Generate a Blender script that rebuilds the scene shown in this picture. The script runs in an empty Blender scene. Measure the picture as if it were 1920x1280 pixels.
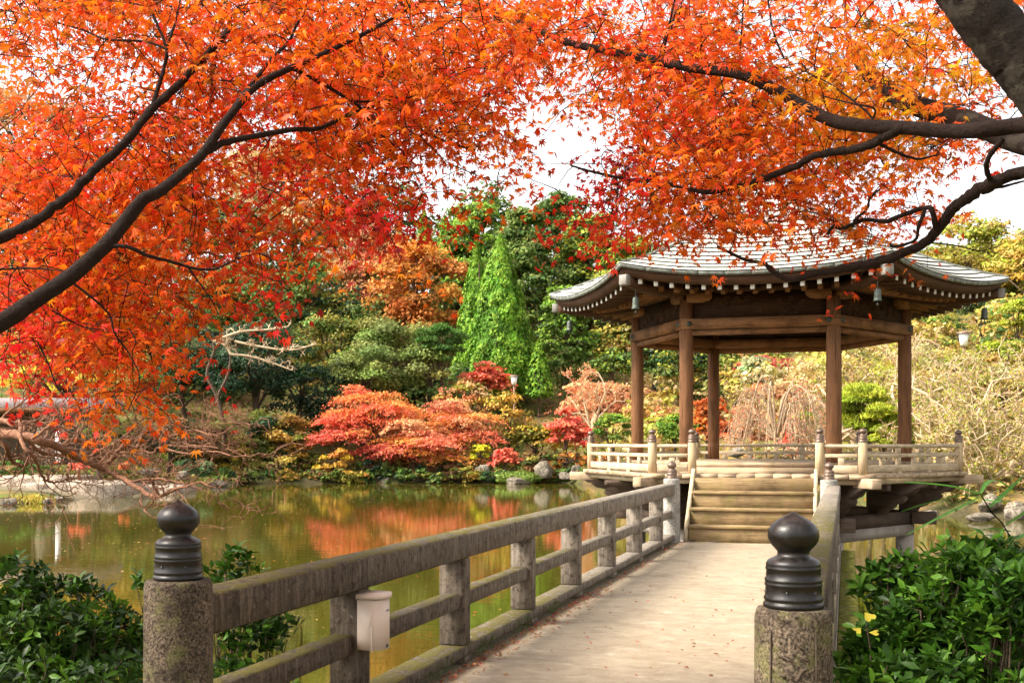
import bpy, math, random
import numpy as np
from math import sin, cos, pi, radians, sqrt, tan

# ------------------------------------------------------------------ camera, sky, sun, exposure
scene = bpy.context.scene
COL = scene.collection
FPX, TH, CX, CY, EYE, HOR = 2155.0, 0.28312, 1.404, -21.587, 1.5, 830.0   # pixel focal length, yaw, eye position, horizon row

cam_data = bpy.data.cameras.new('camera')
cam_data.sensor_width = 36.0
cam_data.lens = 36.0 * FPX / 1920.0
cam_data.shift_y = (HOR - 640.0) / 1920.0
cam_data.clip_start = 0.05
cam_data.clip_end = 5000.0
cam = bpy.data.objects.new('camera', cam_data)
cam.location = (CX, CY, EYE)
cam.rotation_euler = (radians(90), 0, TH)
COL.objects.link(cam)
scene.camera = cam

SUN_EL, SUN_AZ = radians(46), radians(-120)      # azimuth clockwise from world +Y
world = bpy.data.worlds.new('World')
scene.world = world
world.use_nodes = True
wn = world.node_tree
wn.nodes.clear()
w_out = wn.nodes.new('ShaderNodeOutputWorld')
w_bg = wn.nodes.new('ShaderNodeBackground')
w_sky = wn.nodes.new('ShaderNodeTexSky')
w_sky.sky_type = 'NISHITA'
w_sky.sun_disc = False
w_sky.sun_elevation = SUN_EL
w_sky.sun_rotation = SUN_AZ
w_sky.air_density = 1.0
w_sky.dust_density = 4.0
w_sky.ozone_density = 1.0
w_hs = wn.nodes.new('ShaderNodeHueSaturation')   # thin high cloud: the same sky, nearly colourless
w_hs.inputs['Saturation'].default_value = 0.12
wn.links.new(w_sky.outputs['Color'], w_hs.inputs['Color'])
wn.links.new(w_hs.outputs['Color'], w_bg.inputs['Color'])
w_bg.inputs['Strength'].default_value = 0.15
wn.links.new(w_bg.outputs['Background'], w_out.inputs['Surface'])

sun_data = bpy.data.lights.new('sun', 'SUN')
sun_data.energy = 2.6
sun_data.angle = radians(20)
sun_data.color = (1.0, 0.9, 0.74)
sun = bpy.data.objects.new('sun', sun_data)
from mathutils import Vector, Matrix
sun_dir = Vector((sin(SUN_AZ) * cos(SUN_EL), cos(SUN_AZ) * cos(SUN_EL), sin(SUN_EL)))
sun.rotation_euler = sun_dir.to_track_quat('Z', 'Y').to_euler()
sun.location = (0, 0, 60)
COL.objects.link(sun)

scene.view_settings.view_transform = 'Standard'
scene.view_settings.look = 'None'
scene.view_settings.gamma = 1.0
scene.view_settings.use_curve_mapping = False
scene.view_settings.exposure = 1.6
scene.render.engine = 'CYCLES'
scene.cycles.use_denoising = True
scene.cycles.use_adaptive_sampling = True
scene.cycles.adaptive_threshold = 0.03
scene.cycles.max_bounces = 6
scene.cycles.diffuse_bounces = 3
scene.cycles.transmission_bounces = 4
scene.cycles.glossy_bounces = 3
scene.cycles.sample_clamp_indirect = 4.0

# ------------------------------------------------------------------ coordinate helpers
RGT = np.array([cos(TH), sin(TH), 0.0])
FWD = np.array([-sin(TH), cos(TH), 0.0])
EYEP = np.array([CX, CY, EYE])

def W(px, py, Z):
    """point of the place seen at a photograph position at depth Z metres"""
    return EYEP + RGT * ((px - 960) / FPX * Z) + FWD * Z + np.array([0, 0, -(py - HOR) / FPX * Z])

def XZ(X, Z, z=0.0):
    return np.array([CX, CY, 0.0]) + RGT * X + FWD * Z + np.array([0, 0, z])

def to_XZ(P):
    d = np.asarray(P, float)[..., :2] - np.array([CX, CY])
    return d @ RGT[:2], d @ FWD[:2]

# ------------------------------------------------------------------ mesh helpers (a geo is (V, [face arrays], C))
def geo(V, *F, C=None):
    return (np.asarray(V, float).reshape(-1, 3), [np.asarray(f, int) for f in F], C)

def join(gs):
    gs = [g for g in gs if len(g[0])]
    Vs, Fs, Cs, off = [], [], [], 0
    anyc = any(g[2] is not None for g in gs)
    for V, F, C in gs:
        Vs.append(V)
        for f in F:
            if len(f):
                Fs.append(f + off)
        if anyc:
            if C is None:
                C = np.ones((len(V), 3)) * 0.5
            C = np.asarray(C, float)
            Cs.append(np.broadcast_to(C, (len(V), 3)))
        off += len(V)
    return (np.concatenate(Vs), Fs, np.concatenate(Cs) if anyc else None)

def make_mesh(name, g, mat=None, smooth=False, shift=None):
    V, F, C = g
    me = bpy.data.meshes.new(name)
    V = V if shift is None else V - np.asarray(shift)
    bysize = {}
    for f in F:
        bysize.setdefault(f.shape[1], []).append(f)
    loops = np.concatenate([np.concatenate(fs).ravel() for fs in bysize.values()])
    sizes = np.concatenate([np.full(sum(len(x) for x in fs), k) for k, fs in bysize.items()])
    me.vertices.add(len(V))
    me.vertices.foreach_set('co', V.astype(np.float32).ravel())
    me.loops.add(len(loops))
    me.loops.foreach_set('vertex_index', loops.astype(np.int32))
    me.polygons.add(len(sizes))
    starts = np.concatenate([[0], np.cumsum(sizes)[:-1]])
    me.polygons.foreach_set('loop_start', starts.astype(np.int32))
    try:
        me.polygons.foreach_set('loop_total', sizes.astype(np.int32))
    except Exception:
        pass
    if smooth:
        me.polygons.foreach_set('use_smooth', np.ones(len(sizes), bool))
    if C is not None:
        a = me.color_attributes.new('Col', 'FLOAT_COLOR', 'POINT')
        c4 = np.ones((len(V), 4), np.float32)
        c4[:, :3] = C
        a.data.foreach_set('color', c4.ravel())
    me.update(calc_edges=True)
    if mat is not None:
        me.materials.append(mat)
    return me

ROOTLOC = {}

def tag(o, label=None, cat=None, group=None, kind=None):
    if label: o['label'] = label
    if cat: o['category'] = cat
    if group: o['group'] = group
    if kind: o['kind'] = kind
    return o

def thing(name, label, cat, loc=(0, 0, 0), group=None):
    o = bpy.data.objects.new(name, None)
    o.empty_display_size = 0.1
    o.location = [float(v) for v in loc]
    COL.objects.link(o)
    ROOTLOC[o] = np.array([float(v) for v in loc])
    return tag(o, label, cat, group)

def ob(name, g, mat, parent=None, smooth=False, loc=None, kind=None, label=None):
    """one mesh object; vertices given in world coordinates"""
    if parent is not None:
        base = ROOTLOC[parent]
        me = make_mesh(name, g, mat, smooth, base)
        o = bpy.data.objects.new(name, me)
        o.parent = parent
        ROOTLOC[o] = base
    else:
        base = np.zeros(3) if loc is None else np.asarray(loc, float)
        me = make_mesh(name, g, mat, smooth, base)
        o = bpy.data.objects.new(name, me)
        o.location = [float(v) for v in base]
        ROOTLOC[o] = base
    COL.objects.link(o)
    if parent is not None and parent.type == 'MESH':
        ROOTLOC[o] = base
    if kind: o['kind'] = kind
    if label: o['label'] = label
    return o

def cbox(c, s, b=0.006, rot=0.0, M=None):
    """chamfered box, centre c, full size s, turned by rot about z (or matrix M)"""
    h = np.array(s, float) / 2
    b = min(b, h.min() * 0.45)
    V, idx = [], {}
    for i, sx in enumerate((-1, 1)):
        for j, sy in enumerate((-1, 1)):
            for k, sz in enumerate((-1, 1)):
                for a in range(3):
                    p = np.array([sx, sy, sz]) * h
                    for q in range(3):
                        if q != a:
                            p[q] -= np.sign(p[q]) * b
                    idx[(i, j, k, a)] = len(V)
                    V.append(p)
    quads, tris = [], []
    for a in range(3):
        o1, o2 = [q for q in range(3) if q != a]
        for s_ in (0, 1):
            f = []
            for u, v in ((0, 0), (1, 0), (1, 1), (0, 1)):
                key = [0, 0, 0]; key[a] = s_; key[o1] = u; key[o2] = v
                f.append(idx[tuple(key) + (a,)])
            quads.append(f)
    for a in range(3):      # edges running along axis a
        o1, o2 = [q for q in range(3) if q != a]
        for u in (0, 1):
            for v in (0, 1):
                k0 = [0, 0, 0]; k0[o1] = u; k0[o2] = v
                k1 = list(k0); k1[a] = 1
                quads.append([idx[tuple(k0) + (o1,)], idx[tuple(k1) + (o1,)], idx[tuple(k1) + (o2,)], idx[tuple(k0) + (o2,)]])
    for i in (0, 1):
        for j in (0, 1):
            for k in (0, 1):
                tris.append([idx[(i, j, k, a)] for a in range(3)])
    V = np.array(V)
    # consistent winding: outward
    def fix(fs):
        out = []
        for f in fs:
            p = V[f]
            n = np.cross(p[1] - p[0], p[2] - p[0])
            if n @ p.mean(0) < 0: f = f[::-1]
            out.append(f)
        return np.array(out)
    quads, tris = fix(quads), fix(tris)
    if M is not None:
        V = V @ np.asarray(M).T
    elif rot:
        R = np.array([[cos(rot), -sin(rot), 0], [sin(rot), cos(rot), 0], [0, 0, 1]])
        V = V @ R.T
    return (V + np.asarray(c, float), [quads, tris], None)

def lathe(profile, seg=24, c=(0, 0, 0)):
    pr = np.array(profile, float)
    a = np.linspace(0, 2 * pi, seg, endpoint=False)
    V = np.stack([pr[:, 0][:, None] * np.cos(a), pr[:, 0][:, None] * np.sin(a), np.repeat(pr[:, 1][:, None], seg, 1)], -1)
    n = len(pr)
    i = np.arange(n - 1)[:, None] * seg
    j = np.arange(seg)[None]
    j2 = (j + 1) % seg
    F = np.stack([i + j, i + j2, i + seg + j2, i + seg + j], -1).reshape(-1, 4)
    return (V.reshape(-1, 3) + np.asarray(c, float), [F], None)

def prism(poly, z0, z1):
    """vertical prism over a plan polygon (counter-clockwise)"""
    p = np.array(poly, float)
    n = len(p)
    area = 0.5 * np.sum(p[:, 0] * np.roll(p[:, 1], -1) - np.roll(p[:, 0], -1) * p[:, 1])
    if area < 0: p = p[::-1]
    z0 = np.broadcast_to(z0, n); z1 = np.broadcast_to(z1, n)
    V = np.concatenate([np.c_[p, z0], np.c_[p, z1]])
    i = np.arange(n); k = (i + 1) % n
    side = np.stack([i, k, k + n, i + n], -1)
    return (V, [side, np.arange(n, 2 * n)[None], np.arange(n)[::-1][None]], None)

def extrude(poly3, vec):
    """planar polygon (n,3) pushed along vec"""
    p = np.array(poly3, float); n = len(p)
    V = np.concatenate([p, p + np.asarray(vec, float)])
    i = np.arange(n); k = (i + 1) % n
    return (V, [np.stack([i, k, k + n, i + n], -1), np.arange(n, 2 * n)[None], np.arange(n)[::-1][None]], None)

def tubes(polys, sides=5, C=None):
    """many tapered tubes at once; polys = list of (P(n,3), R(n))"""
    grp = {}
    for q, (P, R) in enumerate(polys):
        grp.setdefault(len(P), []).append((np.asarray(P, float), np.broadcast_to(np.asarray(R, float), len(P)), q))
    out = []
    for n, L in grp.items():
        P = np.stack([l[0] for l in L]); R = np.stack([l[1] for l in L])
        T = np.gradient(P, axis=1)
        T /= np.linalg.norm(T, axis=2, keepdims=True) + 1e-9
        avg = np.abs(T.mean(1))
        ref = np.where((avg[:, 2] > 0.75)[:, None], np.array([1.0, 0, 0]), np.array([0, 0, 1.0]))
        U = np.cross(T, ref[:, None, :]); U /= np.linalg.norm(U, axis=2, keepdims=True) + 1e-9
        Vv = np.cross(T, U)
        a = np.linspace(0, 2 * pi, sides, endpoint=False)
        ring = P[:, :, None] + R[:, :, None, None] * (np.cos(a)[:, None] * U[:, :, None] + np.sin(a)[:, None] * Vv[:, :, None])
        m = len(L)
        base = (np.arange(m)[:, None, None] * n + np.arange(n - 1)[None, :, None]) * sides
        j = np.arange(sides)[None, None]
        j2 = (j + 1) % sides
        F = np.stack([base + j, base + sides + j, base + sides + j2, base + j2], -1).reshape(-1, 4)
        c = None
        if C is not None:
            c = np.repeat(np.array([C[l[2]] for l in L]), n * sides, 0)
        out.append((ring.reshape(-1, 3), [F], c))
    return join(out)

def spline(ctrl, per=6):
    """Catmull-Rom through rows of any width"""
    c = np.array(ctrl, float)
    c = np.concatenate([[2 * c[0] - c[1]], c, [2 * c[-1] - c[-2]]])
    out = []
    t = np.linspace(0, 1, per, endpoint=False)[:, None]
    for i in range(1, len(c) - 2):
        p0, p1, p2, p3 = c[i - 1], c[i], c[i + 1], c[i + 2]
        out.append(0.5 * (2 * p1 + (p2 - p0) * t + (2 * p0 - 5 * p1 + 4 * p2 - p3) * t ** 2 + (3 * p1 - p0 - 3 * p2 + p3) * t ** 3))
    out.append(c[-2][None])
    return np.concatenate(out)

def unit(v):
    return v / (np.linalg.norm(v, axis=-1, keepdims=True) + 1e-9)

# ------------------------------------------------------------------ material helpers
def new_mat(name):
    m = bpy.data.materials.new(name)
    m.use_nodes = True
    nt = m.node_tree
    nt.nodes.clear()
    out = nt.nodes.new('ShaderNodeOutputMaterial')
    return m, nt, out

def nd(nt, kind, ins=None, **attrs):
    n = nt.nodes.new(kind)
    for k, v in attrs.items():
        setattr(n, k, v)
    for k, v in (ins or {}).items():
        if isinstance(v, bpy.types.NodeSocket):
            nt.links.new(v, n.inputs[k])
        else:
            n.inputs[k].default_value = v
    return n

def rgba(c):
    return (c[0], c[1], c[2], 1.0)

def ramp(nt, fac, stops, interp='LINEAR'):
    n = nt.nodes.new('ShaderNodeValToRGB')
    n.color_ramp.interpolation = interp
    cr = n.color_ramp
    while len(cr.elements) > 1:
        cr.elements.remove(cr.elements[-1])
    cr.elements[0].position = stops[0][0]
    cr.elements[0].color = rgba(stops[0][1])
    for p, c in stops[1:]:
        e = cr.elements.new(p)
        e.color = rgba(c)
    nt.links.new(fac, n.inputs['Fac'])
    return n.outputs['Color']

def mix(nt, fac, a, b, mode='MIX'):
    n = nt.nodes.new('ShaderNodeMix')
    n.data_type = 'RGBA'
    n.blend_type = mode
    fs, as_, bs = n.inputs[0], n.inputs[6], n.inputs[7]
    for s, v in ((fs, fac), (as_, a), (bs, b)):
        if isinstance(v, bpy.types.NodeSocket): nt.links.new(v, s)
        elif isinstance(v, (int, float)): s.default_value = v
        else: s.default_value = rgba(v)
    return n.outputs[2]

def math_n(nt, op, a, b=None, c=None, clamp=False):
    n = nt.nodes.new('ShaderNodeMath')
    n.operation = op
    n.use_clamp = clamp
    for s, v in zip(n.inputs, (a, b, c)):
        if v is None: continue
        if isinstance(v, bpy.types.NodeSocket): nt.links.new(v, s)
        else: s.default_value = v
    return n.outputs[0]

def coords(nt, scale=(1, 1, 1), which='Object'):
    tc = nt.nodes.new('ShaderNodeTexCoord')
    mp = nd(nt, 'ShaderNodeMapping', {'Vector': tc.outputs[which], 'Scale': scale})
    return mp.outputs['Vector']

def world_coords(nt, scale=(1, 1, 1)):
    g = nt.nodes.new('ShaderNodeNewGeometry')
    mp = nd(nt, 'ShaderNodeMapping', {'Vector': g.outputs['Position'], 'Scale': scale})
    return mp.outputs['Vector']

def noise(nt, vec, scale, detail=4, rough=0.6, dist=0.0):
    return nd(nt, 'ShaderNodeTexNoise', {'Vector': vec, 'Scale': scale, 'Detail': detail, 'Roughness': rough, 'Distortion': dist}).outputs['Fac']

def principled(nt, out, color, rough=0.6, spec=0.3, metal=0.0, bump=None, bump_strength=0.4, bump_dist=0.01):
    p = nt.nodes.new('ShaderNodeBsdfPrincipled')
    for key, v in (('Base Color', color), ('Roughness', rough), ('Specular IOR Level', spec), ('Metallic', metal)):
        if isinstance(v, bpy.types.NodeSocket): nt.links.new(v, p.inputs[key])
        else: p.inputs[key].default_value = rgba(v) if key == 'Base Color' else v
    if bump is not None:
        b = nd(nt, 'ShaderNodeBump', {'Height': bump, 'Strength': bump_strength, 'Distance': bump_dist})
        nt.links.new(b.outputs['Normal'], p.inputs['Normal'])
    nt.links.new(p.outputs[0], out.inputs['Surface'])
    return p

def up_mask(nt, lo=0.6, hi=0.9):
    g = nt.nodes.new('ShaderNodeNewGeometry')
    sx = nd(nt, 'ShaderNodeSeparateXYZ', {'Vector': g.outputs['Normal']})
    return nd(nt, 'ShaderNodeMapRange', {'Value': sx.outputs['Z'], 'From Min': lo, 'From Max': hi}).outputs['Result']

def wood(name, c1, c2, grain='h', rough=0.75, moss=0.0, stain=0.35, scale=1.0, spec=0.2):
    m, nt, out = new_mat(name)
    sc = (3 * scale, 3 * scale, 60 * scale) if grain == 'h' else (45 * scale, 45 * scale, 2.2 * scale)
    v = world_coords(nt, sc)
    g = noise(nt, v, 1.0, 6, 0.65, 0.6)
    col = ramp(nt, g, [(0.28, c2), (0.5, c1), (0.75, tuple(min(1, x * 1.18) for x in c1))])
    big = noise(nt, world_coords(nt, (1.3, 1.3, 1.3) if grain == 'h' else (5, 5, 1.2)), 2.2, 5, 0.65)
    col = mix(nt, math_n(nt, 'MULTIPLY', nd(nt, 'ShaderNodeMapRange', {'Value': big, 'From Min': 0.45, 'From Max': 0.72}).outputs['Result'], stain), col, tuple(x * 0.45 for x in c2))
    crk = noise(nt, world_coords(nt, (70, 70, 1.3) if grain == 'v' else (1.3, 1.3, 75)), 1.0, 2, 0.5, 0.3)
    ck = nd(nt, 'ShaderNodeMapRange', {'Value': crk, 'From Min': 0.655, 'From Max': 0.70}).outputs['Result']
    col = mix(nt, math_n(nt, 'MULTIPLY', ck, 0.8), col, tuple(x * 0.25 for x in c2))
    if moss:
        mm = noise(nt, world_coords(nt), 7.0, 5, 0.7)
        mk_ = nd(nt, 'ShaderNodeMapRange', {'Value': mm, 'From Min': 0.48, 'From Max': 0.66}).outputs['Result']
        col = mix(nt, math_n(nt, 'MULTIPLY', mk_, moss), col, (0.16, 0.15, 0.03))
    principled(nt, out, col, rough, spec, bump=g, bump_strength=0.35, bump_dist=0.006)
    return m

def leafmat(name, trans=0.35, rough=0.5, spec=0.25, satboost=1.0):
    m, nt, out = new_mat(name)
    at = nd(nt, 'ShaderNodeAttribute', attribute_name='Col')
    c = at.outputs['Color']
    p = nt.nodes.new('ShaderNodeBsdfPrincipled')
    nt.links.new(c, p.inputs['Base Color'])
    p.inputs['Roughness'].default_value = rough
    p.inputs['Specular IOR Level'].default_value = spec
    t = nd(nt, 'ShaderNodeBsdfTranslucent', {'Color': c})
    mx = nd(nt, 'ShaderNodeMixShader', {'Fac': trans})
    nt.links.new(p.outputs[0], mx.inputs[1])
    nt.links.new(t.outputs[0], mx.inputs[2])
    nt.links.new(mx.outputs[0], out.inputs['Surface'])
    return m
# ------------------------------------------------------------------ materials
def m_granite(name, c1, c2, dark, scale=1.0, moss=0.0):
    m, nt, out = new_mat(name)
    v = world_coords(nt)
    fine = noise(nt, v, 105 * scale, 3, 0.75)
    mid = noise(nt, v, 40 * scale, 5, 0.75)
    big = noise(nt, v, 7 * scale, 5, 0.65)
    col = ramp(nt, fine, [(0.38, dark), (0.46, c2), (0.56, c1), (0.66, tuple(min(1, x * 1.6) for x in c1))])
    col = mix(nt, math_n(nt, 'MULTIPLY', nd(nt, 'ShaderNodeMapRange', {'Value': big, 'From Min': 0.42, 'From Max': 0.68}).outputs['Result'], 0.7), col, tuple(x * 1.2 for x in dark))
    pit = nd(nt, 'ShaderNodeMapRange', {'Value': mid, 'From Min': 0.56, 'From Max': 0.68}).outputs['Result']
    col = mix(nt, math_n(nt, 'MULTIPLY', pit, 0.55), col, dark)
    if moss:
        mm = noise(nt, v, 11, 6, 0.7)
        mk_ = nd(nt, 'ShaderNodeMapRange', {'Value': mm, 'From Min': 0.5, 'From Max': 0.62}).outputs['Result']
        col = mix(nt, math_n(nt, 'MULTIPLY', mk_, moss), col, (0.13, 0.14, 0.03))
    h = math_n(nt, 'SUBTRACT', math_n(nt, 'ADD', math_n(nt, 'MULTIPLY', fine, 0.3), math_n(nt, 'MULTIPLY', big, 0.8)), math_n(nt, 'MULTIPLY', pit, 0.6))
    principled(nt, out, col, 0.9, 0.2, bump=h, bump_strength=0.9, bump_dist=0.012)
    return m

def m_rail():
    m, nt, out = new_mat('weathered_concrete_rail')
    v = world_coords(nt)
    streak = noise(nt, world_coords(nt, (38, 38, 3.0)), 1.0, 6, 0.7)
    fine = noise(nt, v, 120, 4, 0.7)
    big = noise(nt, v, 2.3, 5, 0.65)
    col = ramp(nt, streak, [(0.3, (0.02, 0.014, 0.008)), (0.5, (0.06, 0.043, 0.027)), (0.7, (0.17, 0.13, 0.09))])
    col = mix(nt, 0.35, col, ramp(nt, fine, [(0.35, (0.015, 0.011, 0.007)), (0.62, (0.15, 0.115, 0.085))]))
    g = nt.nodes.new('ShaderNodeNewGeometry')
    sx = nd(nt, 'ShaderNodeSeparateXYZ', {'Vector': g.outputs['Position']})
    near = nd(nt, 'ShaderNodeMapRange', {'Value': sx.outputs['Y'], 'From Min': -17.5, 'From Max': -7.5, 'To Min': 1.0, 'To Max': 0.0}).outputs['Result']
    # concrete tone dark at the near end, paler towards the far end
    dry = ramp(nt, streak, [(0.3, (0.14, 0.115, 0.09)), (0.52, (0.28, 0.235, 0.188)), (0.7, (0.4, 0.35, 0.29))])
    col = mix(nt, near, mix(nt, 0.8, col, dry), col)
    blot = noise(nt, v, 16, 6, 0.75, 0.3)
    col = mix(nt, math_n(nt, 'MULTIPLY', nd(nt, 'ShaderNodeMapRange', {'Value': blot, 'From Min': 0.5, 'From Max': 0.62}).outputs['Result'], 0.7), col, (0.022, 0.015, 0.009))
    pal = noise(nt, v, 34, 5, 0.75)
    col = mix(nt, math_n(nt, 'MULTIPLY', nd(nt, 'ShaderNodeMapRange', {'Value': pal, 'From Min': 0.6, 'From Max': 0.7}).outputs['Result'], 0.6), col, (0.3, 0.25, 0.2))
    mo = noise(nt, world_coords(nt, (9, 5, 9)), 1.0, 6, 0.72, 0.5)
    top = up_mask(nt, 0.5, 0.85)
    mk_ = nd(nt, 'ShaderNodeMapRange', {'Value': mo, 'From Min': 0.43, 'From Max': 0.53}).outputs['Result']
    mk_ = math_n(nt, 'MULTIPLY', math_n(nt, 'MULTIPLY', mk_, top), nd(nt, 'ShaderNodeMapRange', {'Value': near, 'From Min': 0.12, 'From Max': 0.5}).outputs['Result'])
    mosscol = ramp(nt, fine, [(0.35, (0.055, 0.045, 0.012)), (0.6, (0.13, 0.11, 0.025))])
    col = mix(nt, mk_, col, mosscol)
    h = math_n(nt, 'ADD', math_n(nt, 'MULTIPLY', fine, 0.5), math_n(nt, 'ADD', math_n(nt, 'MULTIPLY', big, 0.6), math_n(nt, 'MULTIPLY', mk_, 0.5)))
    principled(nt, out, col, 0.92, 0.15, bump=h, bump_strength=0.8, bump_dist=0.012)
    return m

def m_path():
    m, nt, out = new_mat('tan_footway')
    v = world_coords(nt)
    fine = noise(nt, v, 160, 4, 0.75)
    mid = noise(nt, world_coords(nt, (1.0, 1.3, 1)), 4.0, 7, 0.72, 0.6)
    big = noise(nt, v, 0.7, 4, 0.6)
    col = ramp(nt, mid, [(0.32, (0.2, 0.155, 0.1)), (0.5, (0.29, 0.235, 0.16)), (0.66, (0.365, 0.305, 0.22))])
    col = mix(nt, 0.3, col, ramp(nt, fine, [(0.35, (0.16, 0.115, 0.08)), (0.62, (0.44, 0.35, 0.27))]))
    pale = noise(nt, world_coords(nt, (1.6, 4.0, 1)), 1.8, 8, 0.8)
    col = mix(nt, math_n(nt, 'MULTIPLY', nd(nt, 'ShaderNodeMapRange', {'Value': pale, 'From Min': 0.56, 'From Max': 0.64}).outputs['Result'], 0.5), col, (0.56, 0.47, 0.37))
    col = mix(nt, math_n(nt, 'MULTIPLY', nd(nt, 'ShaderNodeMapRange', {'Value': big, 'From Min': 0.45, 'From Max': 0.7}).outputs['Result'], 0.35), col, (0.2, 0.15, 0.105))
    # uneven darker strips along the kerbs
    g = nt.nodes.new('ShaderNodeNewGeometry')
    sx = nd(nt, 'ShaderNodeSeparateXYZ', {'Vector': g.outputs['Position']})
    ax = math_n(nt, 'ABSOLUTE', sx.outputs['X'])
    wob = math_n(nt, 'ADD', ax, math_n(nt, 'MULTIPLY', mid, 0.3))
    e = nd(nt, 'ShaderNodeMapRange', {'Value': wob, 'From Min': 1.1, 'From Max': 1.25}).outputs['Result']
    col = mix(nt, math_n(nt, 'MULTIPLY', e, 0.7), col, (0.10, 0.085, 0.05))
    principled(nt, out, col, 0.95, 0.1, bump=math_n(nt, 'ADD', fine, mid), bump_strength=0.5, bump_dist=0.006)
    return m

def m_bronze():
    m, nt, out = new_mat('dark_bronze')
    v = world_coords(nt)
    n1 = noise(nt, v, 26, 5, 0.65)
    col = ramp(nt, n1, [(0.35, (0.004, 0.0033, 0.0028)), (0.6, (0.009, 0.0068, 0.0055)), (0.75, (0.026, 0.018, 0.014))])
    r = ramp(nt, n1, [(0.3, (0.3, 0.3, 0.3)), (0.7, (0.46, 0.46, 0.46))])
    dust = math_n(nt, 'MULTIPLY', up_mask(nt, 0.2, 0.9), nd(nt, 'ShaderNodeMapRange', {'Value': noise(nt, v, 38, 5, 0.7), 'From Min': 0.45, 'From Max': 0.7}).outputs['Result'])
    col = mix(nt, math_n(nt, 'MULTIPLY', dust, 0.4), col, (0.12, 0.095, 0.075))
    principled(nt, out, col, r, 0.45, 0.2, bump=noise(nt, v, 50, 5, 0.65), bump_strength=0.3, bump_dist=0.004)
    return m

def m_copper():
    m, nt, out = new_mat('weathered_copper_sheet')
    v = world_coords(nt)
    n1 = noise(nt, world_coords(nt, (2, 2, 2)), 2.5, 6, 0.7)
    n2 = noise(nt, v, 45, 4, 0.7)
    col = ramp(nt, n1, [(0.3, (0.46, 0.47, 0.43)), (0.5, (0.62, 0.61, 0.55)), (0.7, (0.7, 0.67, 0.57))])
    col = mix(nt, 0.25, col, ramp(nt, n2, [(0.35, (0.22, 0.23, 0.2)), (0.65, (0.6, 0.6, 0.54))]))
    principled(nt, out, col, 0.34, 0.7, 0.15, bump=n2, bump_strength=0.1, bump_dist=0.003)
    return m

def m_fascia():
    m, nt, out = new_mat('verdigris_copper_edge')
    n1 = noise(nt, world_coords(nt, (6, 6, 3)), 1.6, 6, 0.7)
    n2 = noise(nt, world_coords(nt, (40, 40, 4)), 1.0, 4, 0.7)
    col = ramp(nt, n1, [(0.3, (0.06, 0.048, 0.033)), (0.48, (0.11, 0.12, 0.098)), (0.66, (0.19, 0.22, 0.19))])
    col = mix(nt, 0.3, col, ramp(nt, n2, [(0.35, (0.05, 0.038, 0.027)), (0.65, (0.22, 0.23, 0.2))]))
    principled(nt, out, col, 0.55, 0.4, 0.2, bump=n2, bump_strength=0.2, bump_dist=0.004)
    return m

def m_plain(name, c, rough=0.6, spec=0.3, metal=0.0, var=0.25, scale=8.0, bump=0.2):
    m, nt, out = new_mat(name)
    n1 = noise(nt, world_coords(nt), scale, 5, 0.65)
    n2 = noise(nt, world_coords(nt), scale * 7, 4, 0.65)
    col = ramp(nt, n1, [(0.3, tuple(x * (1 - var) for x in c)), (0.7, tuple(min(1, x * (1 + var)) for x in c))])
    principled(nt, out, col, rough, spec, metal, bump=n2, bump_strength=bump, bump_dist=0.006)
    return m

def m_vcol(name, rough=0.85, spec=0.15, bscale=40.0, bstr=0.5, bdist=0.02):
    """surface whose local colour is stored with the geometry, broken up by noise"""
    m, nt, out = new_mat(name)
    at = nd(nt, 'ShaderNodeAttribute', attribute_name='Col')
    n1 = noise(nt, world_coords(nt), bscale, 5, 0.7)
    f = ramp(nt, n1, [(0.3, (0.55, 0.55, 0.55)), (0.7, (1.35, 1.35, 1.35))])
    col = mix(nt, 1.0, at.outputs['Color'], f, 'MULTIPLY')
    principled(nt, out, col, rough, spec, bump=n1, bump_strength=bstr, bump_dist=bdist)
    return m

def m_bark(name, c, scale=1.0, lichen=0.0):
    m, nt, out = new_mat(name)
    n1 = noise(nt, world_coords(nt), 22 * scale, 6, 0.7, 0.4)
    n2 = noise(nt, world_coords(nt), 5 * scale, 4, 0.6)
    col = ramp(nt, n1, [(0.3, tuple(x * 0.4 for x in c)), (0.55, c), (0.75, tuple(min(1, x * 1.6) for x in c))])
    if lichen:
        k = nd(nt, 'ShaderNodeMapRange', {'Value': n2, 'From Min': 0.5, 'From Max': 0.58}).outputs['Result']
        col = mix(nt, math_n(nt, 'MULTIPLY', k, lichen), col, (0.2, 0.18, 0.13))
    principled(nt, out, col, 0.85, 0.2, bump=n1, bump_strength=1.0, bump_dist=0.018)
    return m

def m_water():
    m, nt, out = new_mat('pond_water')
    v1 = nd(nt, 'ShaderNodeMapping', {'Vector': world_coords(nt), 'Rotation': (0, 0, -TH), 'Scale': (0.55, 2.2, 1)}).outputs['Vector']
    n1 = noise(nt, v1, 1.3, 3, 0.55)
    v2 = nd(nt, 'ShaderNodeMapping', {'Vector': world_coords(nt), 'Rotation': (0, 0, -TH), 'Scale': (1.2, 7.0, 1)}).outputs['Vector']
    n2 = noise(nt, v2, 2.0, 2, 0.5)
    h = math_n(nt, 'ADD', n1, math_n(nt, 'MULTIPLY', n2, 0.35))
    murk = noise(nt, world_coords(nt), 0.25, 4, 0.6)
    col = ramp(nt, murk, [(0.3, (0.046, 0.042, 0.005)), (0.7, (0.066, 0.057, 0.007))])
    p = principled(nt, out, col, 0.015, 0.5, bump=h, bump_strength=0.045, bump_dist=0.04)
    p.inputs['IOR'].default_value = 1.33
    return m

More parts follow.
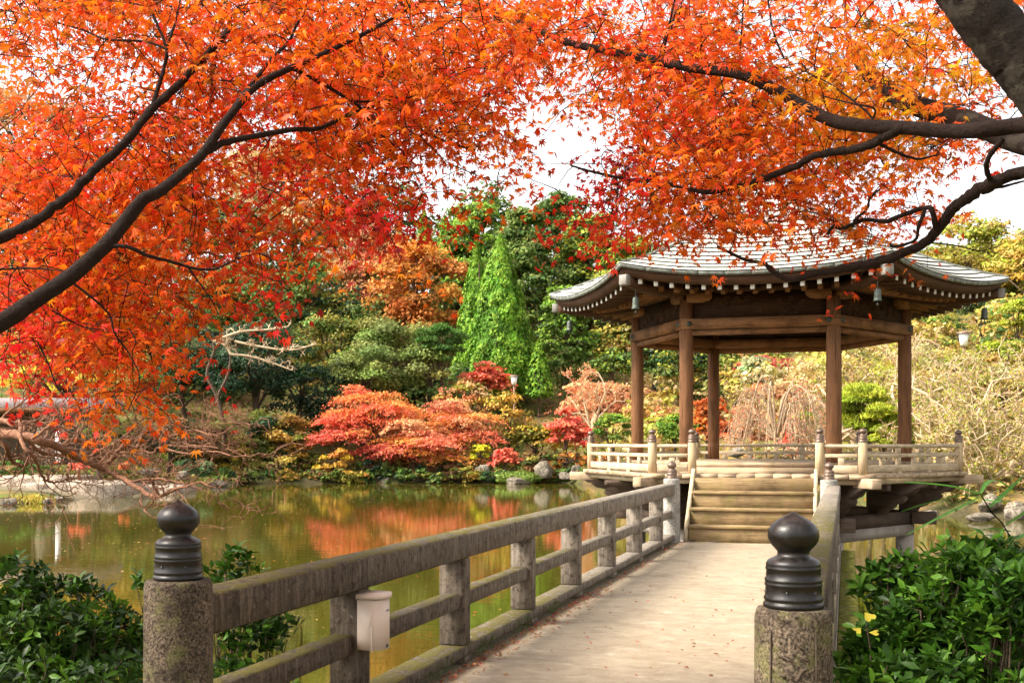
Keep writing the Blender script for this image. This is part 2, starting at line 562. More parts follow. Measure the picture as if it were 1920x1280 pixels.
GRANITE = m_granite('speckled_granite', (0.145, 0.108, 0.075), (0.075, 0.054, 0.035), (0.02, 0.014, 0.009), moss=0.35)
PALESTONE = m_granite('pale_concrete_post', (0.4, 0.375, 0.33), (0.31, 0.285, 0.245), (0.13, 0.12, 0.1), 0.7)
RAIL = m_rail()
PATH = m_path()
BRONZE = m_bronze()
BRONZE_LT = m_plain('worn_bronze_cap', (0.17, 0.115, 0.085), 0.42, 0.5, 0.55, 0.3, 30)
COPPER = m_copper()
FASCIA = m_fascia()
WOOD_V = wood('warm_brown_pillar_wood', (0.185, 0.084, 0.036), (0.062, 0.026, 0.011), 'v', stain=0.55)
WOOD_B = wood('reddish_brown_beam_wood', (0.24, 0.115, 0.048), (0.075, 0.031, 0.012), 'h', stain=0.75)
WOOD_D = wood('dark_brown_eave_wood', (0.075, 0.036, 0.017), (0.03, 0.014, 0.007), 'h', stain=0.5)
WOOD_P = wood('pale_weathered_railing_wood', (0.5, 0.39, 0.26), (0.28, 0.2, 0.12), 'h', moss=0.3, stain=0.45)
WOOD_PV = wood('pale_weathered_post_wood', (0.5, 0.37, 0.22), (0.3, 0.2, 0.11), 'v', moss=0.2, stain=0.3)
WOOD_F = wood('weathered_plank_wood', (0.42, 0.3, 0.195), (0.2, 0.135, 0.08), 'h', moss=0.4, stain=0.5)
WOOD_ST = wood('mossy_stair_wood', (0.27, 0.18, 0.09), (0.11, 0.07, 0.03), 'h', moss=0.45, stain=0.7)
WOOD_U = wood('grey_brown_support_wood', (0.105, 0.07, 0.05), (0.04, 0.026, 0.018), 'h', stain=0.5)
WHITE_END = m_plain('white_painted_rafter_end', (0.52, 0.5, 0.45), 0.7, 0.2, 0, 0.1)
CONCRETE = m_plain('grey_concrete', (0.32, 0.27, 0.23), 0.9, 0.15, 0, 0.25, 5, 0.4)
BELLMAT = m_plain('verdigris_bell_metal', (0.085, 0.1, 0.08), 0.55, 0.4, 0.35, 0.5, 30)
BOXMAT = m_plain('cream_plastic_box', (0.62, 0.5, 0.4), 0.45, 0.4, 0, 0.05, 6, 0.05)
BLACK = m_plain('dark_print', (0.03, 0.03, 0.03), 0.7)
STUD = m_plain('dark_green_stud', (0.045, 0.06, 0.045), 0.45, 0.5, 0.5, 0.3, 30)
WATER = m_water()
ROCK = m_granite('grey_shore_rock', (0.25, 0.205, 0.165), (0.14, 0.115, 0.09), (0.05, 0.04, 0.03), 0.1, 0.35)
GROUND = m_vcol('garden_soil_and_litter', 0.95, 0.1, 9.0, 0.6, 0.05)
LEAF = leafmat('foliage_leaf', 0.35, 0.6, 0.2)
MAPLE = leafmat('maple_leaf', 0.5, 0.5, 0.25)
GLOSSY = leafmat('glossy_evergreen_leaf', 0.3, 0.4, 0.16)
BARK = m_bark('brown_bark', (0.11, 0.075, 0.05), 1.0)
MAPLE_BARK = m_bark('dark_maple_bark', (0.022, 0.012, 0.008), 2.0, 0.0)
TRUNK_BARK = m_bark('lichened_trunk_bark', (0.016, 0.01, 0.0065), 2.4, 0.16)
PALE_BARK = m_bark('pale_cream_bark', (0.6, 0.44, 0.28), 1.0)  # cream is the bark's own colour
RED_BARK = m_bark('reddish_bare_bark', (0.23, 0.105, 0.058), 1.0)
WEEP_BARK = m_bark('straw_weeping_bark', (0.42, 0.29, 0.18), 1.0)
PANEL = wood('blackened_carved_panel', (0.055, 0.026, 0.012), (0.02, 0.009, 0.004), 'h', stain=0.6)

# ------------------------------------------------------------------ terrain and pond
WATER_Z = -1.0
POND = np.array([(-60, 9), (-12, 8.6), (-5, 8.0), (-2.6, 7.0), (-1.2, 5.6), (0.6, 4.9), (1.9, 4.9), (3.0, 6.2), (6, 9), (12, 14), (19, 22),
                 (23, 30), (21, 36), (17.3, 37.2), (14.9, 39.5), (14.2, 42), (12, 49), (8, 60), (5.2, 68), (3.2, 71.5), (-2, 71.8), (-10, 71.3), (-15, 70.6),
                 (-17.2, 68), (-17.0, 62), (-18.0, 57.5), (-17.4, 53.4), (-19.4, 52.8), (-19.0, 48.6), (-20.6, 46.6), (-26, 45), (-60, 43)], float)

def pond_sd(X, Z):
    """signed distance to the shore, positive on land"""
    P = np.stack([np.asarray(X, float), np.asarray(Z, float)], -1)
    sh = P.shape[:-1]
    P = P.reshape(-1, 2)
    a = POND; b = np.roll(POND, -1, 0)
    d2 = np.full(len(P), 1e18); inside = np.zeros(len(P), bool)
    for p, q in zip(a, b):
        e = q - p
        t = np.clip(((P - p) @ e) / (e @ e), 0, 1)
        d2 = np.minimum(d2, ((P - p - t[:, None] * e) ** 2).sum(1))
        cond = (p[1] > P[:, 1]) != (q[1] > P[:, 1])
        xx = p[0] + (P[:, 1] - p[1]) / (q[1] - p[1] + 1e-12) * e[0]
        inside ^= cond & (P[:, 0] < xx)
    d = np.sqrt(d2)
    return np.where(inside, -d, d).reshape(sh)

def ground_h(X, Z):
    X = np.asarray(X, float); Z = np.asarray(Z, float)
    d = pond_sd(X, Z)
    flat = np.clip((-X - 13) / 4, 0, 1) * np.clip((76 - Z) / 6, 0, 1) * (Z > 30)     # level garden on the left bank
    bank = WATER_Z + np.where(d < 0, np.maximum(d * 0.6, -0.9), (0.85 - 0.38 * flat) * (1 - np.exp(-np.maximum(d, 0) / 0.9)))
    slope = np.where(Z < 25, 0.0, 0.33 * (1 - flat))
    hill = np.minimum(np.maximum(d - 4, 0) * slope + 0.012 * np.maximum(Z - 82, 0) ** 1.6 * (1 - flat), 17.0)
    bump = 0.10 * np.sin(X * 0.9 + 1.3) * np.sin(Z * 0.7) * np.clip(d / 3, 0, 1) * (Z > 25)
    return bank + hill + bump

def axis(parts):
    return np.unique(np.concatenate(parts).round(3))

gx = axis([np.linspace(-900, -80, 16), np.linspace(-80, -30, 30), np.linspace(-30, 30, 80), np.linspace(30, 80, 30), np.linspace(80, 900, 16)])
gz = axis([np.linspace(-400, -4, 12), np.linspace(-4, 14, 46), np.linspace(14, 34, 20), np.linspace(34, 84, 76), np.linspace(84, 140, 36), np.linspace(140, 1500, 20)])
GX, GZ = np.meshgrid(gx, gz, indexing='ij')
GH = ground_h(GX, GZ)
rng = np.random.default_rng(3)
pts = np.array([CX, CY, 0.0]) + GX[..., None] * RGT + GZ[..., None] * FWD
pts[..., 2] = GH
na, nb = GX.shape
ii = np.arange(na - 1)[:, None] * nb + np.arange(nb - 1)[None]
Fq = np.stack([ii, ii + nb, ii + nb + 1, ii + 1], -1).reshape(-1, 4)
litter = rng.random((na, nb))
gc = np.where(litter[..., None] < 0.4, np.array([0.16, 0.10, 0.045]), np.where(litter[..., None] < 0.75, np.array([0.12, 0.13, 0.035]), np.array([0.22, 0.15, 0.06])))
gd = pond_sd(GX, GZ)
gc = np.where((gd < 0.4)[..., None], np.array([0.06, 0.05, 0.025]), gc)
sandy = (GX < -15) & (GX > -27) & (GZ > 50) & (GZ < 63)
gc = np.where(sandy[..., None], np.array([0.19, 0.155, 0.1]), gc)
tag(ob('ground', (pts.reshape(-1, 3), [Fq], gc.reshape(-1, 3)), GROUND, smooth=True), kind='structure')
wz = np.array([XZ(-70, 3.0), XZ(30, 3.0), XZ(30, 80), XZ(-70, 80)])
wz[:, 2] = WATER_Z
tag(ob('pond_water', geo(wz, [[0, 1, 2, 3]]), WATER), kind='structure')

# ------------------------------------------------------------------ bridge
BR0, BR1 = -17.75, -4.02          # ends of the footway along the bridge
br = thing('bridge', 'tan footway bridge running from the shore to the pavilion stairs', 'bridge', (0, -10.9, 0))
NS = 60
xs = np.linspace(-1.33, 1.33, 17); ys = np.linspace(BR0, BR1, NS)
XX, YY = np.meshgrid(xs, ys, indexing='ij')
ZZ = -0.004 + 0.004 * np.sin(XX * 3.1 + YY) * np.sin(YY * 1.7)
V = np.stack([XX, YY, ZZ], -1).reshape(-1, 3)
ii = np.arange(16)[:, None] * NS + np.arange(NS - 1)[None]
ob('footway', (V, [np.stack([ii, ii + NS, ii + NS + 1, ii + 1], -1).reshape(-1, 4)], None), PATH, br, smooth=True)
ob('slab', cbox((0, (BR0 + BR1) / 2, -0.135), (2.66, BR1 - BR0, 0.24), 0.01), CONCRETE, br)
MOSSY = m_plain('moss_covered_ledge', (0.125, 0.12, 0.022), 0.95, 0.1, 0, 0.85, 16, 1.0)
for sx in (-1, 1):
    for k in range(9):
        y0 = BR0 + 0.35 + k * (BR1 - BR0 - 0.35) / 9; y1 = BR0 + 0.35 + (k + 1) * (BR1 - BR0 - 0.35) / 9
        ob('ledge', cbox((sx * 1.425, (y0 + y1) / 2, -0.15), (0.185, y1 - y0 - 0.015, 0.16), 0.012), MOSSY if sx > 0 else CONCRETE, br)
for y in (-15.0, -10.6, -6.2):
    for sx in (-0.8, 0.8):
        ob('pier', lathe([(0, -2.2), (0.16, -2.2), (0.16, -0.46), (0, -0.46)], 16, (sx, y, 0)), CONCRETE, br, smooth=False)
    ob('crossbeam', cbox((0, y, -0.36), (2.5, 0.3, 0.21), 0.01), CONCRETE, br)

# railings of the bridge
POSTY = [-15.85 + 1.74 * k for k in range(7)]
def bridge_rail(sx, label):
    r = thing('bridge_railing', label, 'railing', (sx * 1.18, -10.9, 0))
    xc = -1.18 if sx < 0 else 1.225
    ya, yb = -17.46, -4.22
    # the top rail is cast in lengths that meet over the posts
    joints = [ya, -14.11, -10.63, -7.15, yb]
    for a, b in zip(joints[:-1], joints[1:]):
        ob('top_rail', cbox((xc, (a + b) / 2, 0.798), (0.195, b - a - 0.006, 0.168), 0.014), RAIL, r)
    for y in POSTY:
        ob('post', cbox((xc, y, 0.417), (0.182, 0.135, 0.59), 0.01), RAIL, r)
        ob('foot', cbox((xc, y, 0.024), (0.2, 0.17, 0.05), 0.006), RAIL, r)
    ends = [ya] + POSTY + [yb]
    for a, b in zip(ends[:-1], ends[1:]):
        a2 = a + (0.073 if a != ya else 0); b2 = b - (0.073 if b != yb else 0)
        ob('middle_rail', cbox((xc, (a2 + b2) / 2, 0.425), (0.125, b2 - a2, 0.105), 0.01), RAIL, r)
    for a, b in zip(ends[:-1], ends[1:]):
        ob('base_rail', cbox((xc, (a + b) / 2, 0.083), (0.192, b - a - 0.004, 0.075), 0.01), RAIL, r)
    return r
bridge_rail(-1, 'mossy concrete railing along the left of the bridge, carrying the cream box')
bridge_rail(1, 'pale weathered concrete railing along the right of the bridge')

FIN = [(0.100, 0.0), (0.1035, 0.006), (0.1035, 0.016), (0.099, 0.02), (0.0965, 0.024), (0.1015, 0.03), (0.1015, 0.036), (0.0975, 0.041), (0.0955, 0.075),
       (0.0985, 0.079), (0.0985, 0.085), (0.0955, 0.089), (0.0985, 0.094), (0.0985, 0.1), (0.094, 0.104), (0.0925, 0.13), (0.0955, 0.134), (0.0955, 0.14),
       (0.0925, 0.144), (0.0945, 0.149), (0.0925, 0.156), (0.085, 0.166), (0.072, 0.172), (0.066, 0.174), (0.057, 0.18), (0.054, 0.188), (0.056, 0.196), (0.067, 0.208),
       (0.079, 0.222), (0.0865, 0.238), (0.0885, 0.253), (0.085, 0.27), (0.074, 0.288), (0.055, 0.303), (0.034, 0.314), (0.016, 0.323), (0.006, 0.331), (0.0, 0.334)]

def newel(loc, r0, r1, ztop, zbot, mat_s, mat_f, fs, label, engraved=False, group=None):
    t = thing('newel_post', label, 'post', (loc[0], loc[1], zbot), group)
    prof = [(0.0, zbot), (r1, zbot), (r1 * 0.995, zbot + 0.3), (r0, ztop - 0.03), (r0 * 0.985, ztop - 0.012), (r0 * 0.93, ztop - 0.002), (r0 * 0.86, ztop), (0, ztop + 0.002)]
    g = lathe(prof, 40, (loc[0], loc[1], 0))
    # slightly uneven dressed stone
    V = g[0]
    rr = np.random.default_rng(int(abs(loc[0] * 100 + loc[1] * 10)))
    V[:, :2] += rr.normal(0, 0.0012, (len(V), 2))
    ob('shaft', g, mat_s, t, smooth=True)
    f = ob('finial', lathe([(a * fs, ztop + b * fs) for a, b in FIN], 40, (loc[0], loc[1], 0)), mat_f, t, smooth=True)
    for k in range(6):
        a = k * pi / 3 + 0.35
        c = np.array([loc[0] + cos(a) * 0.0965 * fs, loc[1] + sin(a) * 0.0965 * fs, ztop + 0.06 * fs])
        ob('rivet', lathe([(0.006, -0.004), (0.005, 0.002), (0.0, 0.005)], 8, c), mat_f, f)
    return t
newel((-1.165, -17.54), 0.133, 0.139, 0.955, -0.6, GRANITE, BRONZE, 0.955, 'granite newel post with bronze onion finial at the left near end of the bridge')
nr = newel((1.235, -17.66), 0.126, 0.134, 0.955, -0.6, GRANITE, BRONZE, 0.955, 'granite newel post with bronze onion finial and carved characters, beside the right-hand bush')
newel((-1.14, -4.16), 0.125, 0.128, 0.96, -0.25, PALESTONE, BRONZE_LT, 0.8, 'pale stone newel post with bronze finial at the left foot of the stairs')
newel((1.16, -4.10), 0.125, 0.128, 0.96, -0.25, PALESTONE, BRONZE_LT, 0.8, 'pale stone newel post with bronze finial at the right foot of the stairs')

# carved characters on the right granite post: a recessed-looking panel frame and raised strokes, groove shade put into their colour
def on_post(u, z, off=0.0):
    """u metres across the near face (right positive), z height"""
    c = np.array([1.235, -17.66]); r = 0.131 + off
    base = math.atan2(EYEP[1] - c[1], EYEP[0] - c[0])
    a = base + u / r
    return [c[0] + cos(a) * r, c[1] + sin(a) * r, z]
strokes = []
def stroke(*uz, w=0.004):
    strokes.append((spline([on_post(u, z, -0.0005) for u, z in uz], 5), w))
for uu in (-0.075, 0.075):
    stroke((uu, 0.89), (uu * 1.01, 0.75), (uu, 0.6), (uu, 0.4), w=0.0035)
# first character, worn: two short strokes over cross strokes
stroke((-0.05, 0.845), (-0.028, 0.83)); stroke((0.012, 0.85), (0.035, 0.838)); stroke((-0.05, 0.815), (-0.02, 0.806), (-0.012, 0.798)); stroke((0.02, 0.812), (0.05, 0.8))
# second character: pitched strokes over a long horizontal and legs
stroke((-0.026, 0.775), (-0.012, 0.755), (-0.004, 0.74), w=0.0055); stroke((0.045, 0.775), (0.028, 0.768), (0.014, 0.742), w=0.0055)
stroke((-0.045, 0.752), (-0.024, 0.75), w=0.005); stroke((-0.05, 0.728), (-0.03, 0.722), w=0.005)
stroke((-0.06, 0.705), (-0.03, 0.712), (0.02, 0.71), (0.055, 0.716), (0.068, 0.706), w=0.006)
stroke((-0.04, 0.69), (-0.04, 0.63), w=0.005); stroke((0.0, 0.705), (0.0, 0.64), w=0.005); stroke((0.04, 0.69), (0.045, 0.63), w=0.005); stroke((-0.05, 0.66), (0.05, 0.664), w=0.005)
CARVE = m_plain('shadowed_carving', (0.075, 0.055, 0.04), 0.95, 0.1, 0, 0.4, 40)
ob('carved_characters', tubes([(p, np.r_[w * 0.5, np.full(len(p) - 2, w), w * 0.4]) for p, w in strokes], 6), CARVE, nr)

# cream control box fixed to the first post
bx = thing('control_box', 'cream plastic control box fixed to the left railing', 'box', (-1.02, -15.89, 0.4))
def box_pt(): pass
ob('body', prism([(-1.085, -15.97), (-1.085, -15.80), (-1.0, -15.80), (-0.965, -15.82), (-0.945, -15.86), (-0.945, -15.915), (-0.962, -15.955), (-0.99, -15.97)], 0.405, 0.668), BOXMAT, bx)
ob('lid', prism([(-1.086, -15.985), (-1.086, -15.79), (-0.995, -15.79), (-0.955, -15.812), (-0.933, -15.855), (-0.933, -15.92), (-0.952, -15.965), (-0.985, -15.985)], 0.676, 0.7), BOXMAT, bx)
ob('seam', cbox((-0.999, -15.9735, 0.53), (0.008, 0.006, 0.27), 0.002), BOXMAT, bx)
lt = ob('latch', cbox((-1.008, -15.976, 0.56), (0.01, 0.008, 0.05), 0.002), BOXMAT, bx)
ob('cord', tubes([(spline([(-1.01, -15.98, 0.535), (-1.018, -15.985, 0.51), (-1.012, -15.98, 0.48)], 5), 0.0016)], 5), WHITE_END, bx)
# small print: a row of marks near the top and two dark marks at the foot, on the rounded front
def boxface(u, z, w, h):
    return cbox((-0.9445 + 0.0002, -15.89 + u, z), (0.002, w, h), 0.0004)
pr = [boxface(-0.015 + k * 0.011, 0.61, 0.007, 0.009) for k in range(4)]
ob('printed_mark', join(pr), m_plain('grey_print', (0.2, 0.2, 0.22), 0.7), bx)
ob('printed_mark', join([boxface(-0.014, 0.422, 0.011, 0.017), boxface(0.003, 0.422, 0.011, 0.017)]), BLACK, bx)
# ------------------------------------------------------------------ pavilion
S3 = sqrt(3) / 2
def corner(k, R):
    """corner k of the hexagon: 0 right, 1 back right, 2 back left, 3 left, 4 front left, 5 front right"""
    a = k * pi / 3
    return np.array([cos(a) * R, sin(a) * R])

def side_frame(k):
    """side k runs from corner k to corner k+1: outward normal and direction"""
    a = (k + 0.5) * pi / 3
    return np.array([cos(a), sin(a)]), np.array([-sin(a), cos(a)])

def on_side(k, ap, s):
    n, d = side_frame(k)
    return n * ap + d * s

def hexbeam(k, ap0, ap1, z0, z1, gap=0.002):
    def half(ap): return ap / S3 / 2 - gap
    p = [on_side(k, ap0, -half(ap0)), on_side(k, ap1, -half(ap1)), on_side(k, ap1, half(ap1)), on_side(k, ap0, half(ap0))]
    return prism(p, z0, z1)

def dirbox(k, ap, s, z, size, b=0.006, tilt=0.0):
    """box on side k; size = (along side, outward, up); tilt lowers the outer end"""
    n, d = side_frame(k)
    nx = np.array([n[0] * cos(tilt), n[1] * cos(tilt), -sin(tilt)])
    dx = np.array([d[0], d[1], 0.0])
    ux = np.cross(dx, nx) * -1
    if ux[2] < 0: ux = -ux
    M = np.stack([dx, nx, ux], 1)
    c = on_side(k, ap, s)
    return cbox((c[0], c[1], z), size, b, M=M)

pav = thing('pavilion', 'hexagonal wooden pavilion with a sweeping copper roof standing over the pond', 'pavilion', (0, 0, WATER_Z))

# substructure
for k in range(6):
    c = corner(k, 2.4)
    ob('column', lathe([(0, -2.4), (0.155, -2.4), (0.155, -0.13), (0, -0.13)], 24, (c[0], c[1], 0)), CONCRETE, pav, smooth=False)
    ob('concrete_beam', hexbeam(k, 1.95, 2.22, -0.128, 0.06), CONCRETE, pav)
    ob('timber_beam', hexbeam(k, 1.97, 2.2, 0.064, 0.29), WOOD_U, pav)
    # beam end poking out past each corner
    u = corner(k, 1.0)
    M = np.stack([np.array([u[0], u[1], 0]), np.array([-u[1], u[0], 0]), np.array([0, 0, 1.0])], 1)
    cc = corner(k, 2.72)
    ob('beam_end', cbox((cc[0], cc[1], 0.178), (0.42, 0.2, 0.22), 0.008, M=M), WOOD_U, pav)
    # cloud-shaped corbel carrying the corner of the deck
    prof = [(2.3, 0.294), (2.62, 0.294), (2.66, 0.36), (2.74, 0.39), (2.80, 0.42), (2.83, 0.47), (2.93, 0.48), (3.0, 0.52), (3.03, 0.575), (3.0, 0.61), (3.07, 0.635), (3.16, 0.65),
            (3.23, 0.69), (3.27, 0.735), (3.36, 0.75), (3.42, 0.79), (3.44, 0.838), (2.3, 0.838)]
    side = np.array([-u[1], u[0], 0])
    poly = [np.array([u[0] * r, u[1] * r, z]) - side * 0.07 for r, z in prof]
    ob('corbel', extrude(poly, side * 0.14), WOOD_U, pav)
    curl = spline([(2.45, 0.40), (2.55, 0.5), (2.72, 0.52), (2.78, 0.58), (2.72, 0.63), (2.84, 0.68), (3.0, 0.7), (3.05, 0.76), (3.12, 0.8)], 5)
    cg = []
    for sgn in (-1, 1):
        cg.append((np.array([np.array([u[0] * r, u[1] * r, z]) + side * sgn * 0.07 for r, z in curl]), 0.014))
    ob('corbel_carving', tubes(cg, 6), WOOD_U, pav, smooth=True, kind='stuff')
    # protruding corner beam under the planks
    cc = corner(k, 3.42)
    ob('corner_beam', cbox((cc[0], cc[1], 0.868), (0.56, 0.17, 0.155), 0.01, M=M), WOOD_F, pav)
    for s in (-0.8, 0.8):
        ob('joist', dirbox(k, 2.4, s, 0.78, (0.12, 0.9, 0.11)), WOOD_U, pav)
    # mid-side corbels
    n, d = side_frame(k)
    for s in (0.0,):
        sd = np.array([d[0], d[1], 0.0])
        poly = [np.array([*on_side(k, r * 0.9, s), z]) - sd * 0.06 for r, z in prof]
        ob('corbel', extrude(poly, sd * 0.12), WOOD_U, pav)
    ob('rim_beam', hexbeam(k, 2.62, 2.90, 0.842, 0.926), WOOD_P, pav)

# outer deck: planks laid across each side, mitred at the corners
DECK = 1.0
prng = random.Random(5)
for k in range(6):
    ap0, ap1 = 2.235, 2.985
    h0, h1 = ap0 / S3 / 2, ap1 / S3 / 2
    wpl = 0.2872
    npl = 12
    for q in range(npl):
        s0 = -h1 + q * (2 * h1 / npl) + 0.003; s1 = -h1 + (q + 1) * (2 * h1 / npl) - 0.003
        pts2 = []
        inner0 = max(ap0, abs(s0) / h1 * ap1 if abs(s0) > h0 else ap0)
        inner1 = max(ap0, abs(s1) / h1 * ap1 if abs(s1) > h0 else ap0)
        out = ap1 + prng.uniform(-0.008, 0.01)
        poly = [on_side(k, inner0 + 0.002, s0), on_side(k, out, s0), on_side(k, out, s1), on_side(k, inner1 + 0.002, s1)]
        if s0 < -h0 < s1: poly.append(on_side(k, ap0, -h0))
        elif s0 < h0 < s1: poly.append(on_side(k, ap0, h0))
        # order around centre
        poly = np.array(poly); cen = poly.mean(0)
        poly = poly[np.argsort(np.arctan2(poly[:, 1] - cen[1], poly[:, 0] - cen[0]))]
        dz = prng.uniform(-0.003, 0.003)
        ob('deck_plank', prism(poly, 0.929, DECK + dz), WOOD_F, pav)
    # sill of the raised inner floor, in two courses, then the floor itself
    ob('sill', hexbeam(k, 2.1, 2.232, 0.93, 1.095), WOOD_F, pav)
    ob('sill', hexbeam(k, 2.09, 2.215, 1.098, 1.178), WOOD_F, pav)
for q in range(16):
    y0 = -2.08 + q * 0.26; y1 = y0 + 0.255
    def hw(y): return 2.4 - abs(y) / tan(pi / 3) - 0.02
    ob('floor_board', prism([(-hw(y0), y0), (hw(y0), y0), (hw(y1), y1), (-hw(y1), y1)], 1.12, 1.172), WOOD_F, pav)

# pillars, beams, panels, brackets
for k in range(6):
    c = corner(k, 2.4)
    p = ob('pillar', lathe([(0, 1.165), (0.118, 1.165), (0.118, 1.5), (0.1165, 1.504), (0.118, 1.508), (0.116, 2.6), (0.113, 3.9), (0, 3.9)], 28, (c[0], c[1], 0)), WOOD_V, pav, smooth=True)
    bm = ob('head_beam', hexbeam(k, 1.96, 2.205, 3.41, 3.585), WOOD_B, pav)
    half = 2.205 / S3 / 2
    for s in (-half + 0.14, half - 0.14):
        cc = on_side(k, 2.205, s); n, d = side_frame(k)
        g = lathe([(0.045, 0.0), (0.045, 0.006), (0.036, 0.014), (0.03, 0.016), (0.028, 0.024), (0.015, 0.034), (0, 0.037)], 14)
        M = np.stack([np.array([d[0], d[1], 0]), np.array([0, 0, 1.0]), np.array([n[0], n[1], 0])], 1)
        V = g[0] @ M.T + np.array([cc[0], cc[1], 3.5])
        ob('stud', (V, g[1], None), STUD, bm, smooth=True)
    ob('lower_beam', hexbeam(k, 2.03, 2.13, 3.315, 3.398), WOOD_B, pav)
    pn = ob('carved_panel', hexbeam(k, 2.05, 2.085, 3.588, 4.02, 0.1), PANEL, pav)
    rr = np.random.default_rng(40 + k)
    cur = []
    n, d = side_frame(k)
    for q in range(15):
        s = rr.uniform(-0.9, 0.9); z = rr.uniform(3.66, 3.9); r0 = rr.uniform(0.04, 0.085); sg = rr.choice([-1, 1])
        th = np.linspace(0, 2.2 * 2 * pi, 20)
        rad = r0 * (1 - th / th[-1] * 0.85)
        ss = np.r_[s + rad * np.cos(th * sg), s - r0 * 2.0 * sg][::-1]
        zz = np.r_[z + rad * np.sin(th), z - 0.03][::-1]
        ss = np.clip(ss, -1.05, 1.05); zz = np.clip(zz, 3.61, 3.99)
        P = np.array([[*on_side(k, 2.087, a), b] for a, b in zip(ss, zz)])
        cur.append((P, 0.011))
    ob('cloud_carving', tubes(cur, 5), WOOD_D, pn, smooth=True, kind='stuff')
    # boat-shaped brackets on both sides of each pillar, above the panel
    for s in (-1, 1):
        prof = [(0.0, 3.86), (0.26, 3.86), (0.36, 3.885), (0.42, 3.93), (0.42, 4.02), (0.0, 4.02)]
        hs = 2.078 / S3 / 2
        poly = [np.array([*on_side(k, 2.01, s * (hs - 0.02 - u)), z]) for u, z in prof]
        ob('bracket', extrude(poly, np.array([n[0], n[1], 0]) * 0.18), WOOD_B, pav)
    ob('purlin', hexbeam(k, 2.0, 2.16, 4.024, 4.17), WOOD_D, pav)
ob('ceiling', prism([corner(k, 2.3) for k in range(6)], 3.9, 3.93), WOOD_D, pav)

# roof surface
RE = 4.1
def roof_pt(k, t, s, dz=0.0, out=0.0):
    """side k, t 0 eave .. 1 apex, s -1..1 along the side"""
    r = RE * (1 - t) + out
    ap = r * S3
    p = on_side(k, ap, s * ap / S3 / 2)
    z = 4.37 + 0.9 * t + 1.13 * t * t - 0.20 * (1 - abs(s) ** 2.3) * (1 - t) ** 3 + dz
    return np.array([p[0], p[1], z])
def lift(s):      # eave line height above the mid-eave height at side parameter s
    return 0.20 * abs(s) ** 2.3

ns = 21
svals = np.linspace(-1, 1, ns)
roof = ob('roof', (lambda: (lambda gs: join(gs))([
    (np.array([[roof_pt(k, t, s, -0.035) for s in svals] for t in np.linspace(0.0, 0.985, 14)]).reshape(-1, 3),
     [np.array([[a * ns + b, a * ns + b + 1, (a + 1) * ns + b + 1, (a + 1) * ns + b] for a in range(13) for b in range(ns - 1)])], None) for k in range(6)]))(), WOOD_D, pav)
NC = 18
for i in range(NC):
    t0, t1 = i / NC * 0.975, (i + 1) / NC * 0.975
    gs = []
    for k in range(6):
        rows = [[roof_pt(k, t0 + 0.004, s, -0.001) for s in svals], [roof_pt(k, t0, s, -0.002, 0.026) for s in svals], [roof_pt(k, t0, s, 0.007, 0.028) for s in svals], [roof_pt(k, (t0 + t1) / 2, s, -0.005) for s in svals], [roof_pt(k, t1 + 0.012, s, -0.02) for s in svals]]
        V = np.array(rows).reshape(-1, 3)
        F = np.array([[a * ns + b, a * ns + b + 1, (a + 1) * ns + b + 1, (a + 1) * ns + b] for a in range(4) for b in range(ns - 1)])
        gs.append((V, [F], None))
    ob('roof_course', join(gs), COPPER, roof)
for k in range(6):
    P = np.array([roof_pt(k, t, -1, 0.012) for t in np.linspace(0.0, 0.97, 16)])
    ob('hip_ridge', tubes([(P, 0.022)], 6), FASCIA, roof, smooth=True)
ob('roof_finial', lathe([(0.25, 6.32), (0.26, 6.45), (0.2, 6.5), (0.12, 6.54), (0.17, 6.62), (0.2, 6.72), (0.15, 6.84), (0.05, 6.94), (0, 7.0)], 20), FASCIA, roof, smooth=True)

def strip(k, s0, s1, ap_top, z_top, ap_bot, z_bot, thick=0.02, n=6):
    """curved strip under the eave following its lift"""
    ss = np.linspace(s0, s1, n)
    rows = []
    for ap, z in ((ap_top, z_top), (ap_bot, z_bot), (ap_bot - thick, z_bot), (ap_top - thick, z_top)):
        rows.append([np.array([*on_side(k, ap, s * ap / S3 / 2), z + lift(s)]) for s in ss])
    V = np.array(rows).reshape(-1, 3)
    F = []
    for a in range(4):
        b = (a + 1) % 4
        for q in range(n - 1):
            F.append([a * n + q, b * n + q, b * n + q + 1, a * n + q + 1])
    F += [[0, 3 * n, 2 * n, n], [n - 1, 2 * n - 1, 3 * n - 1, 4 * n - 1]]
    return (V, [np.array(F)], None)

